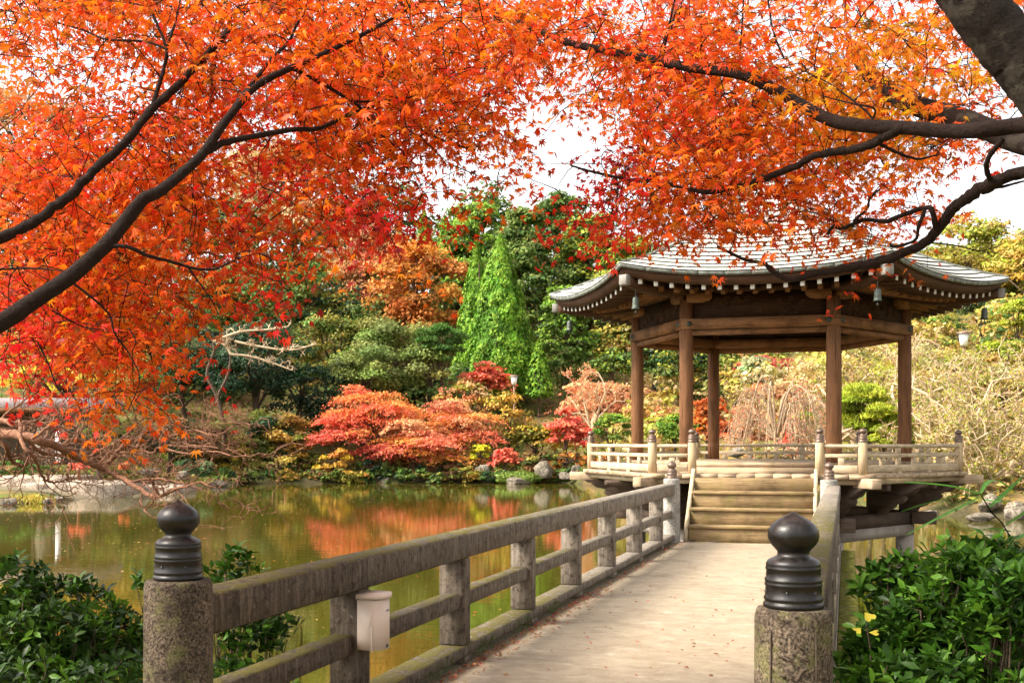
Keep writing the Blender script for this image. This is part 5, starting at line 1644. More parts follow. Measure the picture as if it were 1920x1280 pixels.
# ------------------------------------------------------------------ bare branches reaching over the water at the left
bt = thing('bare_tree', 'reddish bare branches reaching over the water from the left edge', 'tree', XZ(-8.5, 13.2, float(ground_h(-8.5, 13.2))))
r = np.random.default_rng(99)
BZ = 13.5
def bpath(pts, r0, r1, dz=0.0):
    sc = BZ / FPX
    c = np.array([[*W(x, y, BZ + dz + 0.8 * math.sin(x * 0.013 + y * 0.02 + dz))] for x, y in pts])
    P = spline(c, 6)
    P += r.normal(0, 0.006, P.shape)
    return (P, np.linspace(r0 * sc, r1 * sc, len(P)) * 1.2)
mains = [
    bpath([(-420, 930), (-260, 850), (-120, 810), (0, 812), (60, 822), (110, 838), (155, 862), (196, 880), (240, 903), (280, 927), (300, 930), (330, 917), (352, 912)], 9.5, 1.4),
    bpath([(-200, 800), (-60, 782), (0, 788), (28, 795), (40, 790), (46, 812), (58, 832), (80, 848), (118, 852), (160, 860), (200, 856), (232, 848), (262, 852)], 5.5, 1.5, 0.3),
    bpath([(40, 795), (36, 820), (52, 845), (66, 862), (78, 892), (92, 903), (112, 903), (130, 897), (148, 896)], 3.6, 0.9, -0.2),
    bpath([(-60, 800), (4, 826), (14, 850), (24, 866), (44, 873), (58, 864), (72, 862)], 4.2, 1.6, 0.5),
    bpath([(196, 880), (208, 862), (228, 838), (246, 826)], 4.2, 3.2, 0.1),
    bpath([(110, 838), (140, 822), (160, 836), (192, 850), (236, 846), (258, 838), (282, 850), (300, 838), (340, 836), (390, 842)], 3.2, 0.9, 0.6),
    bpath([(258, 838), (272, 812), (296, 808), (316, 820), (348, 832), (410, 838)], 3.4, 0.9, -0.5),
    bpath([(240, 903), (280, 898), (330, 902), (380, 915)], 2.2, 0.8, 0.4),
    bpath([(155, 862), (190, 842), (220, 828), (262, 790), (270, 776), (300, 760)], 2.4, 0.8, 0.8),
    bpath([(60, 822), (90, 800), (110, 775), (140, 760)], 2.4, 0.7, -0.6),
    bpath([(0, 788), (18, 770), (40, 755), (55, 742)], 2.6, 0.8, 0.9),
    bpath([(300, 838), (350, 850), (400, 846), (450, 856), (500, 850)], 1.8, 0.7, 0.2),
    bpath([(316, 820), (360, 806), (400, 815), (440, 800)], 1.8, 0.7, -0.3),
    bpath([(330, 917), (370, 905), (400, 912), (420, 922)], 1.6, 0.7, 0.1),
]
tw = []
for P, R in mains:
    for q in range(int(len(P) * 0.26)):
        j = int(r.uniform(0.25, 0.98) * (len(P) - 1))
        d = unit(P[min(j + 1, len(P) - 1)] - P[max(j - 1, 0)])
        sd = RGT * r.normal(0, 0.6) + FWD * r.normal(0, 0.6) + np.array([0, 0, 1.0]) * r.normal(0.25, 0.5)
        out = []
        grow(r, P[j], unit(d * 0.6 + sd), r.uniform(0.35, 1.0), min(R[j] * 0.6, 0.014), 2, out, 0.9, 0.0, 2, 0.65, 5, 0.75, 0.005)
        tw += [(a, b) for a, b, _ in out]
trunkP = spline([XZ(-8.5, 13.2, -0.5), XZ(-8.2, 13.3, 0.3), W(-420, 930, BZ)], 5)
ob('trunk', tubes([(trunkP, np.linspace(0.16, 0.06, len(trunkP)))], 8), RED_BARK, bt, smooth=True)
for P, R in mains:
    ob('branch', tubes([(P, R)], 7), RED_BARK, bt, smooth=True)
ob('twigs', tubes(tw, 3), RED_BARK, bt, smooth=True, kind='stuff')

# ------------------------------------------------------------------ foreground maples
LOB = [(0, 1.0), (36, 0.93), (-36, 0.93), (74, 0.74), (-74, 0.74), (118, 0.4), (-118, 0.4)]
def leaf_template(v, m=7):
    r = np.random.default_rng(v)
    lob = sorted((a + r.normal(0, 2.5), l * r.uniform(0.93, 1.05)) for a, l in LOB[:m])
    ang = [a for a, _ in lob]
    V = [(0, 0, 0)]
    notch = [lob[0][0] - 24] + [(a + b) / 2 for a, b in zip(ang[:-1], ang[1:])] + [lob[-1][0] + 24]
    nr = [0.13] + [0.32] * (m - 1) + [0.13]
    F = []
    for i in range(m + 1):
        a = radians(notch[i]); q = nr[i]
        V.append((q * sin(a), q * cos(a), 0.05))
    for i, (a_, l) in enumerate(lob):
        a = radians(a_)
        V.append((l * sin(a), l * cos(a), -0.26 * l * l + r.normal(0, 0.03)))
        F += [(0, m + 2 + i, 1 + i), (0, 2 + i, m + 2 + i)]
    return np.array(V, float), np.array(F)
TPL = [leaf_template(v) for v in range(2)] + [leaf_template(v, 5) for v in (2, 3)]

def leaf_batch(P, N, T, size, C, r):
    out = []
    k = r.integers(0, len(TPL), len(P))
    A, B = frames(N, r, T)
    for q, (tv, tf) in enumerate(TPL):
        m = np.where(k == q)[0]
        if not len(m): continue
        V = P[m][:, None] + size[m][:, None, None] * (tv[None, :, 0:1] * B[m][:, None] + tv[None, :, 1:2] * A[m][:, None] + tv[None, :, 2:3] * r.uniform(0.2, 2.4, (len(m), 1, 1)) * N[m][:, None])
        F = (tf[None] + (np.arange(len(m)) * len(tv))[:, None, None]).reshape(-1, 3)
        out.append((V.reshape(-1, 3), [F], np.repeat(C[m], len(tv), 0)))
    return join(out)

DENS = [   # rows of 80 px, 24 cells of 80 px: leaf density seen in the photograph
    '788888888887565676434555',
    '655778588888877776466753',
    '344467888886146888888654',
    '677885588874002688888761',
    '888882477443205888776310',
    '888884346411026776554310',
    '888655421210000000002100',
    '888543300000000000000000',
    '668701000000000000000000',
    '225500000000000000000000',
    '003000000000000000000000']
HUE = [    # o orange, a amber, r red-orange, R red, d crimson
    'oooooooooooooorroooorroo',
    'ooooooooooorooorooooaaoo',
    'ooooorroooorooorooaaaaao',
    'rrorooRoorooooorrooaaaoo',
    'rrroooRorrooordoooroooro',
    'oooorrroRRooRRRooooooroo',
    'orooorrrRoooooooooooroooo'[:24],
    'RroooRRoooooooooooooooo' + 'o',
    'RRoooRoooooooooooooooooo',
    'RRoooooooooooooooooooooo',
    'oooooooooooooooooooooooo']
HC = {'o': [(0.88, 0.165, 0.010), (0.89, 0.21, 0.012), (0.87, 0.125, 0.012)], 'a': [(0.88, 0.30, 0.014), (0.88, 0.25, 0.012), (0.80, 0.32, 0.02)],
      'r': [(0.88, 0.085, 0.02), (0.89, 0.125, 0.016), (0.88, 0.18, 0.012)], 'R': [(0.86, 0.04, 0.022), (0.88, 0.075, 0.022)], 'd': [(0.42, 0.012, 0.014), (0.62, 0.025, 0.018), (0.76, 0.05, 0.02)]}

def branch(pts, r0, r1, per=7):
    """pts rows (px, py, Z); radii in photo pixels at that depth"""
    c = np.array([[*W(x, y, Z), Z] for x, y, Z in pts])
    P = spline(c, per)
    R = np.linspace(r0, r1, len(P)) * P[:, 3] / FPX * 0.86
    return (P[:, :3], R)

LEFT_BR = [
    branch([(-330, 800, 4.0), (-160, 690, 4.05), (0, 606, 4.1), (60, 566, 4.15), (130, 520, 4.2), (195, 462, 4.25), (232, 418, 4.3), (268, 374, 4.3), (300, 358, 4.35), (340, 326, 4.4), (380, 288, 4.45), (430, 218, 4.5), (480, 162, 4.6), (545, 128, 4.7), (600, 104, 4.8), (690, 60, 4.9), (760, 20, 5.0)], 22, 3),
    branch([(-330, 620, 4.2), (-150, 510, 4.3), (0, 446, 4.4), (60, 420, 4.45), (130, 366, 4.5), (180, 316, 4.55), (230, 272, 4.6), (280, 210, 4.7), (345, 148, 4.8), (395, 95, 4.9), (430, 50, 5.0), (424, 10, 5.0), (415, -60, 5.1)], 14, 5),
    branch([(376, 290, 4.45), (420, 268, 4.5), (480, 255, 4.6), (545, 244, 4.7), (600, 240, 4.8), (650, 217, 4.9), (700, 200, 5.0)], 8, 3.5),
    branch([(432, 215, 4.5), (450, 185, 4.55), (470, 160, 4.6), (510, 110, 4.7), (540, 80, 4.8), (560, 40, 4.85)], 5.5, 3),
    branch([(548, 128, 4.7), (600, 155, 4.8), (640, 178, 4.85), (665, 190, 4.9), (740, 188, 5.0), (790, 178, 5.1)], 4.5, 2),
    branch([(665, 190, 4.9), (685, 215, 4.95), (720, 258, 5.0), (760, 285, 5.1)], 3.6, 1.6),
    branch([(725, 192, 5.0), (770, 222, 5.05), (800, 250, 5.1), (850, 270, 5.2), (890, 282, 5.3)], 2.6, 1.2),
    branch([(285, 205, 4.7), (296, 165, 4.75), (308, 125, 4.8), (312, 92, 4.8), (290, 35, 4.85), (268, -10, 4.9)], 5, 2.2),
    branch([(312, 92, 4.8), (328, 45, 4.85), (338, 0, 4.9)], 3.2, 2),
    branch([(312, 92, 4.8), (270, 78, 4.85), (200, 74, 4.9), (150, 55, 5.0), (60, 30, 5.0), (0, 18, 5.1)], 2.6, 1.8),
    branch([(196, 464, 4.25), (236, 462, 4.25), (280, 480, 4.3), (320, 490, 4.35), (360, 502, 4.4), (400, 505, 4.45), (430, 492, 4.5)], 5, 2),
    branch([(352, 500, 4.4), (372, 528, 4.42), (395, 560, 4.45), (410, 590, 4.5)], 2.4, 1.0),
    branch([(128, 524, 4.2), (170, 556, 4.2), (205, 590, 4.25), (215, 625, 4.25), (240, 660, 4.3), (262, 710, 4.3), (240, 770, 4.35)], 3, 1.1),
    branch([(98, 582, 4.2), (130, 600, 4.2), (160, 614, 4.25), (195, 618, 4.25)], 2.2, 1.0),
    branch([(70, 640, 4.3), (90, 680, 4.3), (105, 720, 4.3), (128, 752, 4.35)], 2.2, 0.9),
    branch([(0, 505, 4.5), (60, 503, 4.5), (120, 508, 4.4)], 2.2, 1.6),
]
RIGHT_BR = [
    branch([(2005, 226, 3.52), (1985, 226, 3.9), (1920, 234, 4.3), (1840, 244, 4.4), (1780, 246, 4.5), (1700, 240, 4.6), (1620, 236, 4.7), (1560, 226, 4.8), (1500, 196, 4.9), (1460, 172, 5.0), (1420, 152, 5.05), (1380, 138, 5.1), (1300, 128, 5.2), (1220, 112, 5.3), (1150, 98, 5.4), (1080, 84, 5.5), (1020, 62, 5.6), (960, 34, 5.7), (890, -2, 5.8), (800, -50, 5.9)], 19, 5),
    branch([(1690, 240, 4.6), (1660, 255, 4.65), (1635, 270, 4.7), (1590, 282, 4.75), (1530, 292, 4.8), (1490, 312, 4.9), (1430, 336, 5.0), (1380, 350, 5.05), (1330, 360, 5.1), (1280, 352, 5.2), (1240, 340, 5.25), (1190, 338, 5.3), (1110, 322, 5.4), (1070, 310, 5.5)], 11, 2),
    branch([(2078, 326, 3.52), (2040, 318, 3.9), (1980, 317, 4.3), (1920, 322, 4.6), (1870, 340, 4.65), (1820, 366, 4.7), (1780, 400, 4.8), (1745, 446, 4.9), (1700, 472, 4.95), (1640, 492, 5.0), (1580, 504, 5.05), (1530, 512, 5.1), (1500, 521, 5.1), (1475, 522, 5.15), (1448, 508, 5.2), (1432, 494, 5.2), (1395, 486, 5.25), (1345, 462, 5.3)], 17, 3),
    branch([(1755, 430, 4.85), (1748, 395, 4.8), (1735, 390, 4.85), (1700, 400, 4.9), (1660, 415, 4.95), (1620, 412, 5.0), (1580, 428, 5.05), (1562, 425, 5.05), (1552, 440, 5.05)], 6, 3.5),
    branch([(1735, 390, 4.85), (1722, 425, 4.85), (1716, 450, 4.88), (1680, 462, 4.9), (1668, 458, 4.9)], 4.5, 2.5),
    branch([(1600, 415, 5.0), (1625, 392, 5.0), (1632, 370, 5.0), (1650, 355, 5.0)], 3.5, 2),
    branch([(1860, 344, 4.66), (1850, 318, 4.6), (1854, 295, 4.55), (1880, 262, 4.5)], 5, 6),
    branch([(1846, 352, 4.68), (1880, 350, 4.65), (1920, 340, 4.6), (1990, 330, 4.5)], 4.5, 1.2),
    branch([(1646, 268, 4.68), (1680, 285, 4.7), (1720, 298, 4.75), (1760, 290, 4.8)], 4, 2),
    branch([(1640, 236, 4.7), (1625, 210, 4.7), (1560, 160, 4.8), (1500, 130, 4.9)], 3, 1.2),
    branch([(1240, 118, 5.28), (1250, 70, 5.25), (1265, 0, 5.2)], 3.4, 2.2),
    branch([(1385, 140, 5.1), (1388, 90, 5.1), (1392, 40, 5.1), (1394, 0, 5.1)], 2.6, 1.8),
    branch([(1470, 110, 5.2), (1450, 60, 5.2), (1440, 0, 5.2)], 2.2, 2.0),
    branch([(1630, 236, 4.7), (1640, 205, 4.65), (1600, 195, 4.65), (1540, 180, 4.7)], 3, 1.2),
    branch([(1745, 455, 4.9), (1790, 460, 4.9), (1840, 470, 4.95), (1880, 458, 5.0)], 1.8, 0.8),
]
BOLE = branch([(2480, 1950, 3.5), (2470, 1600, 3.5), (2440, 1150, 3.5), (2350, 800, 3.5), (2230, 560, 3.5), (2080, 330, 3.5), (1960, 165, 3.5), (1880, 72, 3.5), (1790, -40, 3.5), (1690, -180, 3.6), (1560, -360, 3.8), (1400, -560, 4.2)], 100, 40, 14)
BOLE2 = branch([(2080, 330, 3.6), (1990, 290, 4.2), (1900, 262, 4.7), (1800, 222, 5.2), (1700, 192, 5.6), (1640, 150, 5.9), (1600, 90, 6.2)], 30, 16)

def maple(name, label, root, brs, extra, xlim, seed, dep, over):
    r = np.random.default_rng(seed)
    t = thing(name, label, 'tree', root)
    # leaf sprays placed by the density seen, at depths between dep
    S, H = [], []
    for iy, row in enumerate(DENS):
        for ix, ch in enumerate(row):
            x0 = ix * 80
            if not (xlim[0] <= x0 < xlim[1]): continue
            lam = (int(ch) / 8) ** 1.9 * (36 if xlim[0] == 0 else 37)
            for _ in range(r.poisson(lam)):
                x = x0 + r.uniform(0, 80); y = iy * 80 + r.uniform(-46, 34)
                Z = dep[0] + (dep[1] - dep[0]) * r.beta(1.5, 1.3)
                S.append(W(x, y, Z)); H.append(HUE[iy][ix])
    nin = len(S)
    for (x0, x1, y0, y1, z0, z1, m) in over:      # unseen crown goes on beyond the picture, thickened to shade the near bridge
        for _ in range(m):
            Z = r.uniform(z0, z1)
            S.append(W(r.uniform(x0, x1), r.uniform(y0, y1), Z)); H.append('o')
    S = np.array(S); H = np.array(H)
    # twigs: link each spray to the nearest wood already there
    wood_pts = np.concatenate([P[::2] for P, R in brs + extra])
    dist = np.array([np.min(((wood_pts - s) ** 2).sum(1)) for s in S])
    order = np.argsort(dist)
    pool = np.concatenate([wood_pts, np.zeros((len(S), 3))]); cnt = len(wood_pts)
    tw = []
    dirs = np.zeros((len(S), 3))
    for i in order:
        d2 = ((pool[:cnt] - S[i]) ** 2).sum(1)
        j = int(np.argmin(d2))
        a, b = pool[j], S[i]
        L = sqrt(d2[j])
        dirs[i] = unit(b - a) if L > 1e-4 else np.array([1.0, 0, 0])
        if L > 0.02:
            m_ = (a + b) / 2 + r.normal(0, 0.08, 3) * L + np.array([0, 0, 0.06 * L])
            tw.append((np.array([a, a * 0.4 + m_ * 0.6, m_ * 0.5 + b * 0.5, b]), np.array([0.0032, 0.0026, 0.002, 0.0014]) if L < 0.5 else np.array([0.006, 0.004, 0.0028, 0.0016])))
        pool[cnt] = b; cnt += 1
    # leaves: each spray a flat fan of leaves in pairs along its twig, drooping a little
    Ps, Ns, Ts, Ss, Cs = [], [], [], [], []
    up = np.array([0, 0, 1.0])
    for i in range(len(S)):
        m = int(r.integers(9, 15)) if i < nin else int(r.integers(6, 10))
        d = unit(dirs[i] * np.array([1, 1, 0.4]) + r.normal(0, 0.5, 3) * np.array([1, 1, 0.5]) + np.array([0, 0, -0.25]))
        side = unit(np.cross(d, up) + r.normal(0, 0.15, 3))
        q = np.linspace(0, 1, m)
        sgn = np.where(np.arange(m) % 2 == 0, 1, -1)
        ln = r.uniform(0.16, 0.3)
        P = S[i] + d * (q[:, None] * ln) + side * (sgn * r.uniform(0.02, 0.09, m))[:, None] + r.normal(0, 0.018, (m, 3)) + np.array([0, 0, -1.0]) * (q[:, None] ** 2 * 0.06)
        T = unit(d * 0.7 + side * sgn[:, None] * 0.8 + np.array([0, 0, -1.0]) * r.uniform(0.15, 1.1, (m, 1)) + r.normal(0, 0.3, (m, 3)))
        N = unit(up * 0.55 - FWD * 0.25 + r.normal(0, 0.52, (m, 3)))
        hc = np.array(HC[H[i]])
        c = hc[r.integers(0, len(hc), m)] * (1 + r.normal(0, 0.08, (m, 1)))
        c[:, 1] *= 1 + r.normal(0, 0.22, m) + r.normal(0, 0.18)
        if r.random() < 0.08: c = c * np.array([0.5, 0.55, 0.8])
        brown = r.random(m) < 0.05
        c[brown] = c[brown] * np.array([0.42, 0.6, 1.0])
        Ps.append(P); Ns.append(N); Ts.append(T); Cs.append(np.clip(c, 0.006, 0.9)); Ss.append(r.uniform(0.028, 0.044, m))
        tw.append((np.array([S[i], S[i] + d * ln * 0.5, S[i] + d * ln - up * 0.05]), np.array([0.002, 0.0015, 0.001])))
    P = np.concatenate(Ps); N = np.concatenate(Ns); T = np.concatenate(Ts); C = np.concatenate(Cs); sz = np.concatenate(Ss)
    for nm, lst in (('branch', brs), ('trunk', extra)):
        for Pb, R in lst:
            big_ = R.max() > 0.03
            g_ = tubes([(Pb + r.normal(0, 0.012 if big_ else 0.1, Pb.shape) * R[:, None], R * (1 + (0 if big_ else 1) * r.normal(0, 0.05, len(R))))], 24 if big_ else 10)
            Vn = g_[0]
            ctr = np.repeat(Pb, 24 if big_ else 10, 0)
            amp = np.array([0.10 * mnoise.noise(Vector(p * 9)) + 0.08 * mnoise.noise(Vector(p * 26)) for p in Vn])
            g_ = (ctr + (Vn - ctr) * (1 + amp[:, None] * (0.6 if big_ else 1.2)), g_[1], None)
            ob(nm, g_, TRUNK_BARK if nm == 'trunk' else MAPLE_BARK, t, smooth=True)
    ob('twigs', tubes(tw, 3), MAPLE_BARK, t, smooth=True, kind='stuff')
    # the leaves that show largest become leaves of their own
    X, Z = to_XZ(P)
    px = 960 + X / Z * FPX; py = HOR - (P[:, 2] - EYE) / Z * FPX
    vis = (px > 0) & (px < 1920) & (py > 0) & (py < 1280) & (Z > 0.5)
    score = np.where(vis, sz / Z * np.abs((N * unit(P - EYEP)).sum(1)), -1)
    big = np.argsort(-score)[:300]
    rest = np.setdiff1d(np.arange(len(P)), big)
    ob('foliage', leaf_batch(P[rest], N[rest], T[rest], sz[rest], C[rest], r), MAPLE, t, kind='stuff')
    key = {}
    A, B = frames(N[big], r, T[big])
    base = ROOTLOC[t]
    for q, i in enumerate(big):
        kk = (int(r.integers(0, 4)), tuple((C[i] * np.array([8, 30, 40])).round().astype(int)))
        if kk not in key:
            tv, tf = TPL[kk[0]]
            key[kk] = make_mesh('leaf', (tv, [tf], np.repeat(C[i][None], len(tv), 0)), MAPLE)
        o = bpy.data.objects.new('leaf', key[kk])
        M = Matrix.Identity(4)
        for a in range(3):
            M[a][0] = float(B[q][a] * sz[i]); M[a][1] = float(A[q][a] * sz[i]); M[a][2] = float(N[i][a] * sz[i]); M[a][3] = float(P[i][a] - base[a])
        o.parent = t
        o.matrix_local = M
        COL.objects.link(o)
    print('maple', name, 'leaves', len(P))
    return t

trL = branch([(-1150, 1300, 3.9), (-1000, 1180, 3.95), (-700, 1020, 4.0), (-330, 800, 4.0)], 60, 26)
trL2 = branch([(-700, 1020, 4.0), (-520, 780, 4.15), (-330, 620, 4.2)], 22, 14)
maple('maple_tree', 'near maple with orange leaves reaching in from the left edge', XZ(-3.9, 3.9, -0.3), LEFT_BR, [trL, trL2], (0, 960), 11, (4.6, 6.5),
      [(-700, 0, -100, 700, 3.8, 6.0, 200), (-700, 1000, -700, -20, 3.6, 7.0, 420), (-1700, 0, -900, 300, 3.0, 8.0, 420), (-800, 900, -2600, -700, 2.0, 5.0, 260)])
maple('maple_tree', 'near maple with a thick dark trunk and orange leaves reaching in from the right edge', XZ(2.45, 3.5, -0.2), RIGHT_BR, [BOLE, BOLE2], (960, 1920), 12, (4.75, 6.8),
      [(1930, 2500, -200, 300, 3.6, 6.0, 120), (900, 2500, -700, -20, 3.6, 7.0, 420), (900, 2600, -2600, -700, 2.0, 5.0, 160)])

# ------------------------------------------------------------------ foreground bushes
def bush(name, label, regions, seed, leaf_len, cols, asp=0.42, rosette=8, upness=0.5, nreal=140):
    r = np.random.default_rng(seed)
    # regions: (px, py, Z, rx_px, ry_px, count)
    c0 = W(regions[0][0], 1290, regions[0][2]); X, Z = to_XZ(c0); c0[2] = float(ground_h(X, Z))
    t = thing(name, label, 'bush', c0)
    S = []
    for px, py, Z, rx, ry, m in regions:
        sc = Z / FPX
        d = rand_unit(r, m)
        d[:, 2] = np.where(r.random(m) < 0.7, np.abs(d[:, 2]), d[:, 2])
        q = r.random(m) ** 0.4
        c = W(px, py, Z)
        S.append(c + d[:, :1] * q[:, None] * rx * sc * RGT + d[:, 1:2] * q[:, None] * rx * sc * 0.55 * FWD + d[:, 2:] * q[:, None] * ry * sc * np.array([0, 0, 1.0]))
    S = np.concatenate(S)
    n = len(S)
    P, N, T, C, L = [], [], [], [], []
    up = np.array([0, 0, 1.0])
    stems = []
    for i in range(n):
        ax = unit(up * upness + r.normal(0, 0.55, 3) + unit(S[i] - c0) * 0.45)
        m = int(r.integers(rosette - 3, rosette + 2))
        a = r.uniform(0, 2 * pi) + np.arange(m) * 2.399
        e1 = unit(np.cross(ax, np.array([0.31, 0.2, 0.93]))); e2 = np.cross(ax, e1)
        rad = np.cos(a)[:, None] * e1 + np.sin(a)[:, None] * e2
        lift_ = r.uniform(0.1, 0.9, (m, 1))
        tdir = unit(rad + ax * lift_)
        ll = leaf_len * r.uniform(0.65, 1.15, m)
        base = S[i] - ax * (np.arange(m)[:, None] / m * 0.05)
        P.append(base + tdir * ll[:, None] * 0.5)
        T.append(tdir); N.append(unit(ax - tdir * (tdir @ ax)[:, None] + r.normal(0, 0.18, (m, 3))))
        cc = np.array(cols)[r.integers(0, len(cols))] * (1 + r.normal(0, 0.2))
        C.append(np.clip(cc[None] * (1 + r.normal(0, 0.15, (m, 1))), 0.003, 0.6)); L.append(ll)
        foot = c0 + (S[i] - c0) * np.array([0.5, 0.5, 0]) ; foot[2] = c0[2]
        mid = (foot * 0.35 + S[i] * 0.65) + r.normal(0, 0.04, 3)
        if i % 4 == 0: stems.append((np.array([mid - (S[i] - foot) * 0.25, mid, S[i] - ax * 0.05, S[i]]), np.array([0.005, 0.004, 0.003, 0.002])))
    P = np.concatenate(P); N = np.concatenate(N); T = np.concatenate(T); C = np.concatenate(C); L = np.concatenate(L)
    ob('stems', tubes(stems, 4), BARK, t, smooth=True, kind='stuff')
    def blades(idx):
        A, B = frames(N[idx], r, T[idx])
        l = L[idx][:, None]; w = l * asp * 0.5; Nn = N[idx]; Pp = P[idx]
        rows = [Pp - A * l * 0.5, Pp - A * l * 0.18 + B * w * 0.75 + Nn * w * 0.28, Pp + A * l * 0.14 + B * w + Nn * w * 0.25, Pp + A * l * 0.5 - Nn * l * 0.09,
                Pp + A * l * 0.14 - B * w + Nn * w * 0.25, Pp - A * l * 0.18 - B * w * 0.75 + Nn * w * 0.28, Pp - A * l * 0.18, Pp + A * l * 0.14]
        V = np.stack(rows, 1).reshape(-1, 3)
        o = (np.arange(len(idx)) * 8)[:, None]
        Q = np.concatenate([o + np.array([1, 2, 7, 6]), o + np.array([6, 7, 4, 5])])
        Tt = np.concatenate([o + np.array([0, 1, 6]), o + np.array([0, 6, 5]), o + np.array([2, 3, 7]), o + np.array([7, 3, 4])])
        return (V, [Q, Tt], np.repeat(C[idx], 8, 0))
    X, Z = to_XZ(P)
    px = 960 + X / Z * FPX; py = HOR - (P[:, 2] - EYE) / Z * FPX
    vis = (px > 0) & (px < 1920) & (py < 1280)
    score = np.where(vis, L / Z * np.abs((N * unit(P - EYEP)).sum(1)) * (1 + 0.6 * r.random(len(P))), -1)
    big = np.argsort(-score)[:nreal]
    rest = np.setdiff1d(np.arange(len(P)), big)
    ob('foliage', blades(rest), GLOSSY, t, smooth=True, kind='stuff')
    for i in big:
        ob('leaf', blades(np.array([i])), GLOSSY, t, smooth=True)
    return t
GREEN1 = [(0.02, 0.05, 0.005), (0.03, 0.075, 0.006), (0.014, 0.034, 0.004), (0.055, 0.115, 0.01)]
GREEN2 = [(0.026, 0.07, 0.006), (0.04, 0.105, 0.008), (0.016, 0.042, 0.005), (0.075, 0.165, 0.014)]
bush('evergreen_bush', 'dark glossy bush at the lower left, beside the granite post',
     [(70, 1260, 5.6, 190, 150, 480), (220, 1230, 5.9, 110, 110, 200), (20, 1150, 5.8, 90, 90, 70), (130, 1330, 5.2, 220, 120, 170), (60, 1100, 5.9, 60, 45, 18), (120, 1130, 5.9, 110, 50, 40), (-200, 1270, 5.6, 190, 140, 220), (40, 1062, 5.9, 45, 22, 8), (150, 1105, 6.0, 60, 22, 8)], 31, 0.07, GREEN1, 0.36)
bush('evergreen_bush', 'leafy green bush behind the left railing, next to the granite post',
     [(455, 1215, 6.2, 90, 90, 90), (440, 1080, 6.3, 55, 45, 22), (520, 1170, 6.3, 70, 35, 22), (450, 1040, 6.35, 22, 22, 5), (380, 1120, 6.4, 110, 60, 24), (470, 1290, 6.0, 110, 60, 60), (270, 1090, 6.4, 20, 30, 4)], 32, 0.062, GREEN2, 0.55, 6)
bush('evergreen_bush', 'dense glossy bush at the lower right, beside the granite post with characters',
     [(1780, 1220, 4.6, 170, 130, 480), (1700, 1110, 4.9, 100, 70, 120), (1850, 1080, 4.6, 110, 75, 170), (1640, 1240, 4.5, 70, 80, 110), (1900, 1180, 4.2, 110, 120, 220), (1760, 1310, 4.2, 200, 90, 280), (1680, 1060, 4.9, 40, 30, 10), (1800, 1035, 4.8, 60, 25, 14)], 33, 0.07, GREEN2, 0.36)

# bamboo grass over the right bush
def blade_strip(ctrl, w, r):
    P = spline(ctrl, 5)
    T = unit(np.gradient(P, axis=0))
    B = unit(np.cross(T, np.array([0, 0, 1.0])) + r.normal(0, 0.15, 3))
    q = np.linspace(0, 1, len(P))
    ww = (w * np.sin(np.clip(q * 0.9 + 0.08, 0, 1) * pi) ** 0.7)[:, None]
    V = np.concatenate([P - B * ww, P, P + B * ww])
    V[len(P):2 * len(P), 2] -= w * 0.3
    n = len(P); i = np.arange(n - 1)
    F = np.concatenate([np.stack([i, i + 1, i + 1 + n, i + n], -1), np.stack([i + n, i + n + 1, i + 1 + 2 * n, i + 2 * n], -1)])
    return (V, [F], None)
r = np.random.default_rng(8)
bg = thing('bamboo_grass', 'long arching bamboo-grass leaves over the right-hand bush', 'plant', W(1905, 1285, 4.7))
blades_ = [[(1838, 925), (1790, 912), (1735, 905), (1695, 903)], [(1838, 925), (1790, 930), (1730, 945), (1690, 958)], [(1840, 930), (1800, 950), (1750, 975), (1700, 1002)],
           [(1838, 925), (1850, 905), (1870, 900), (1905, 922)], [(1842, 935), (1870, 940), (1895, 938)], [(1855, 950), (1880, 928), (1920, 890)], [(1885, 985), (1920, 960), (1960, 930)],
           [(1890, 1000), (1900, 1040), (1895, 1090)], [(1880, 990), (1870, 1020), (1840, 1050)], [(1905, 1010), (1930, 1000), (1960, 1010)], [(1895, 995), (1850, 990), (1815, 1005)]]
for i, bpts in enumerate(blades_):
    Zs = 4.6 + 0.25 * (i % 3)
    g = blade_strip([W(x, y, Zs + 0.1 * k * (1 if i % 2 else -1)) for k, (x, y) in enumerate(bpts)], 0.011, r)
    ob('leaf', (g[0], g[1], np.tile(np.array([[0.07, 0.19, 0.03]]) * r.uniform(0.7, 1.5), (len(g[0]), 1))), LEAF, bg)
ob('stem', tubes([(spline([W(1838, 925, 4.6), W(1860, 960, 4.65), W(1885, 990, 4.7), W(1910, 1060, 4.7), W(1905, 1285, 4.7)], 5), 0.003)], 5), LEAF, bg)

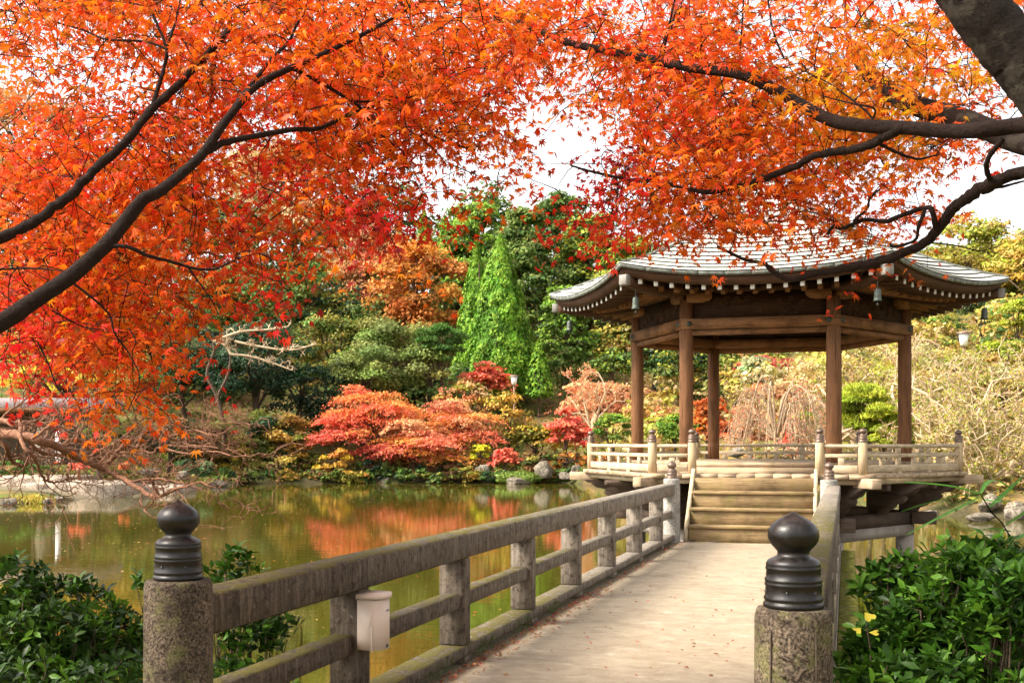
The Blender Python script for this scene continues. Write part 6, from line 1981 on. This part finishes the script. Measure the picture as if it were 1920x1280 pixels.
# yellow ivy leaves at the foot of the right post
iv = thing('ivy_sprig', 'sprig of yellow heart-shaped leaves between the post and the right-hand bush', 'plant', W(1632, 1280, 4.25))
HEART = np.array([(0, -0.15), (0.3, -0.42), (0.62, -0.3), (0.7, 0.05), (0.42, 0.4), (0.0, 0.85), (-0.42, 0.4), (-0.7, 0.05), (-0.62, -0.3), (-0.3, -0.42)])
for (px, py, s, tl) in [(1631, 1158, 0.034, 0.5), (1606, 1182, 0.026, -0.9), (1642, 1186, 0.028, 1.3)]:
    c = W(px, py, 4.2); R2 = np.array([[cos(tl), -sin(tl)], [sin(tl), cos(tl)]])
    h2 = HEART @ R2.T * s
    n_ = unit(-FWD * (1.0 if py < 1160 else 0.35) + np.array([0, 0, 1.0]) + r.normal(0, 0.2, 3)); a_ = unit(RGT - n_ * (RGT @ n_)); b_ = np.cross(n_, a_)
    V = c + h2[:, :1] * a_ + h2[:, 1:] * b_ + (np.abs(h2[:, :1]) * 0.25) * n_
    ob('leaf', (np.concatenate([c[None] , V]), [np.array([[0, 1 + i, 1 + (i + 1) % 10] for i in range(10)])], np.tile([[0.4, 0.33, 0.035]], (11, 1))), LEAF, iv)
ob('stem', tubes([(spline([W(1625, 1175, 4.22), W(1632, 1220, 4.25), W(1632, 1290, 4.25)], 5), 0.003)], 5), BARK, iv)

# ------------------------------------------------------------------ fallen leaves
def scatter(name, P, N, size, cols, label, cat, seed):
    r = np.random.default_rng(seed)
    n = len(P)
    C = pick(r, cols, n, 0.2)
    tag(ob(name, leaf_batch(P, N, rand_unit(r, n), size, C, r), MAPLE), label, cat, kind='stuff')
r = np.random.default_rng(61)
n = 1100
x = np.where(r.random(n) < 0.82, -1.06 + np.abs(r.normal(0, 0.09, n)), r.uniform(-1.0, 1.0, n))
y = np.where(r.random(n) < 0.6, r.uniform(-17.5, -10, n), r.uniform(-17.5, -4.1, n))
scatter('fallen_leaves', np.stack([x, y, 0.012 + r.random(n) * 0.012], 1), unit(np.array([0, 0, 1.0]) + r.normal(0, 0.3, (n, 3))), r.uniform(0.012, 0.03, n), [(0.35, 0.1, 0.04), (0.5, 0.2, 0.06), (0.25, 0.1, 0.05), (0.55, 0.07, 0.04), (0.4, 0.27, 0.12)], 'fallen brown and red leaves along the left kerb of the footway', 'leaves', 1)
n = 2600
Xf = r.uniform(-30, 14, n); Zf = 9 + r.random(n) ** 0.8 * 60
ok = pond_sd(Xf, Zf) < -0.5
Xf, Zf = Xf[ok], Zf[ok]; n = len(Xf)
P = np.array([CX, CY, 0.0]) + Xf[:, None] * RGT + Zf[:, None] * FWD; P[:, 2] = WATER_Z + 0.006
scatter('floating_leaves', P, unit(np.array([0, 0, 1.0]) + r.normal(0, 0.06, (n, 3))), r.uniform(0.03, 0.06, n), [(0.5, 0.3, 0.1), (0.6, 0.42, 0.2), (0.5, 0.15, 0.05)], 'fallen leaves floating on the pond', 'leaves', 2)
# short moss and grass on the outside of the kerb rail
n = 1500
yy = r.uniform(-15.6, -11.5, n)
P = np.stack([np.full(n, -1.08) + r.random(n) * 0.012, yy, r.random(n) * 0.1], 1)
P = P[(np.sin(P[:, 1] * 6.3) + r.normal(0, 0.5, n)) > 0.1]; n = len(P)
tag(ob('moss_tufts', leaf_quads(P, unit(np.array([1.0, 0, 0.3]) + r.normal(0, 0.4, (n, 3))), r.uniform(0.012, 0.035, n), pick(r, [(0.08, 0.12, 0.02), (0.12, 0.15, 0.03), (0.06, 0.09, 0.02)], n), r, 0.3, unit(np.array([0.2, 0, -1.0]) + r.normal(0, 0.3, (n, 3)))), LEAF), 'green moss hanging on the base rail of the left railing', 'moss', kind='stuff')
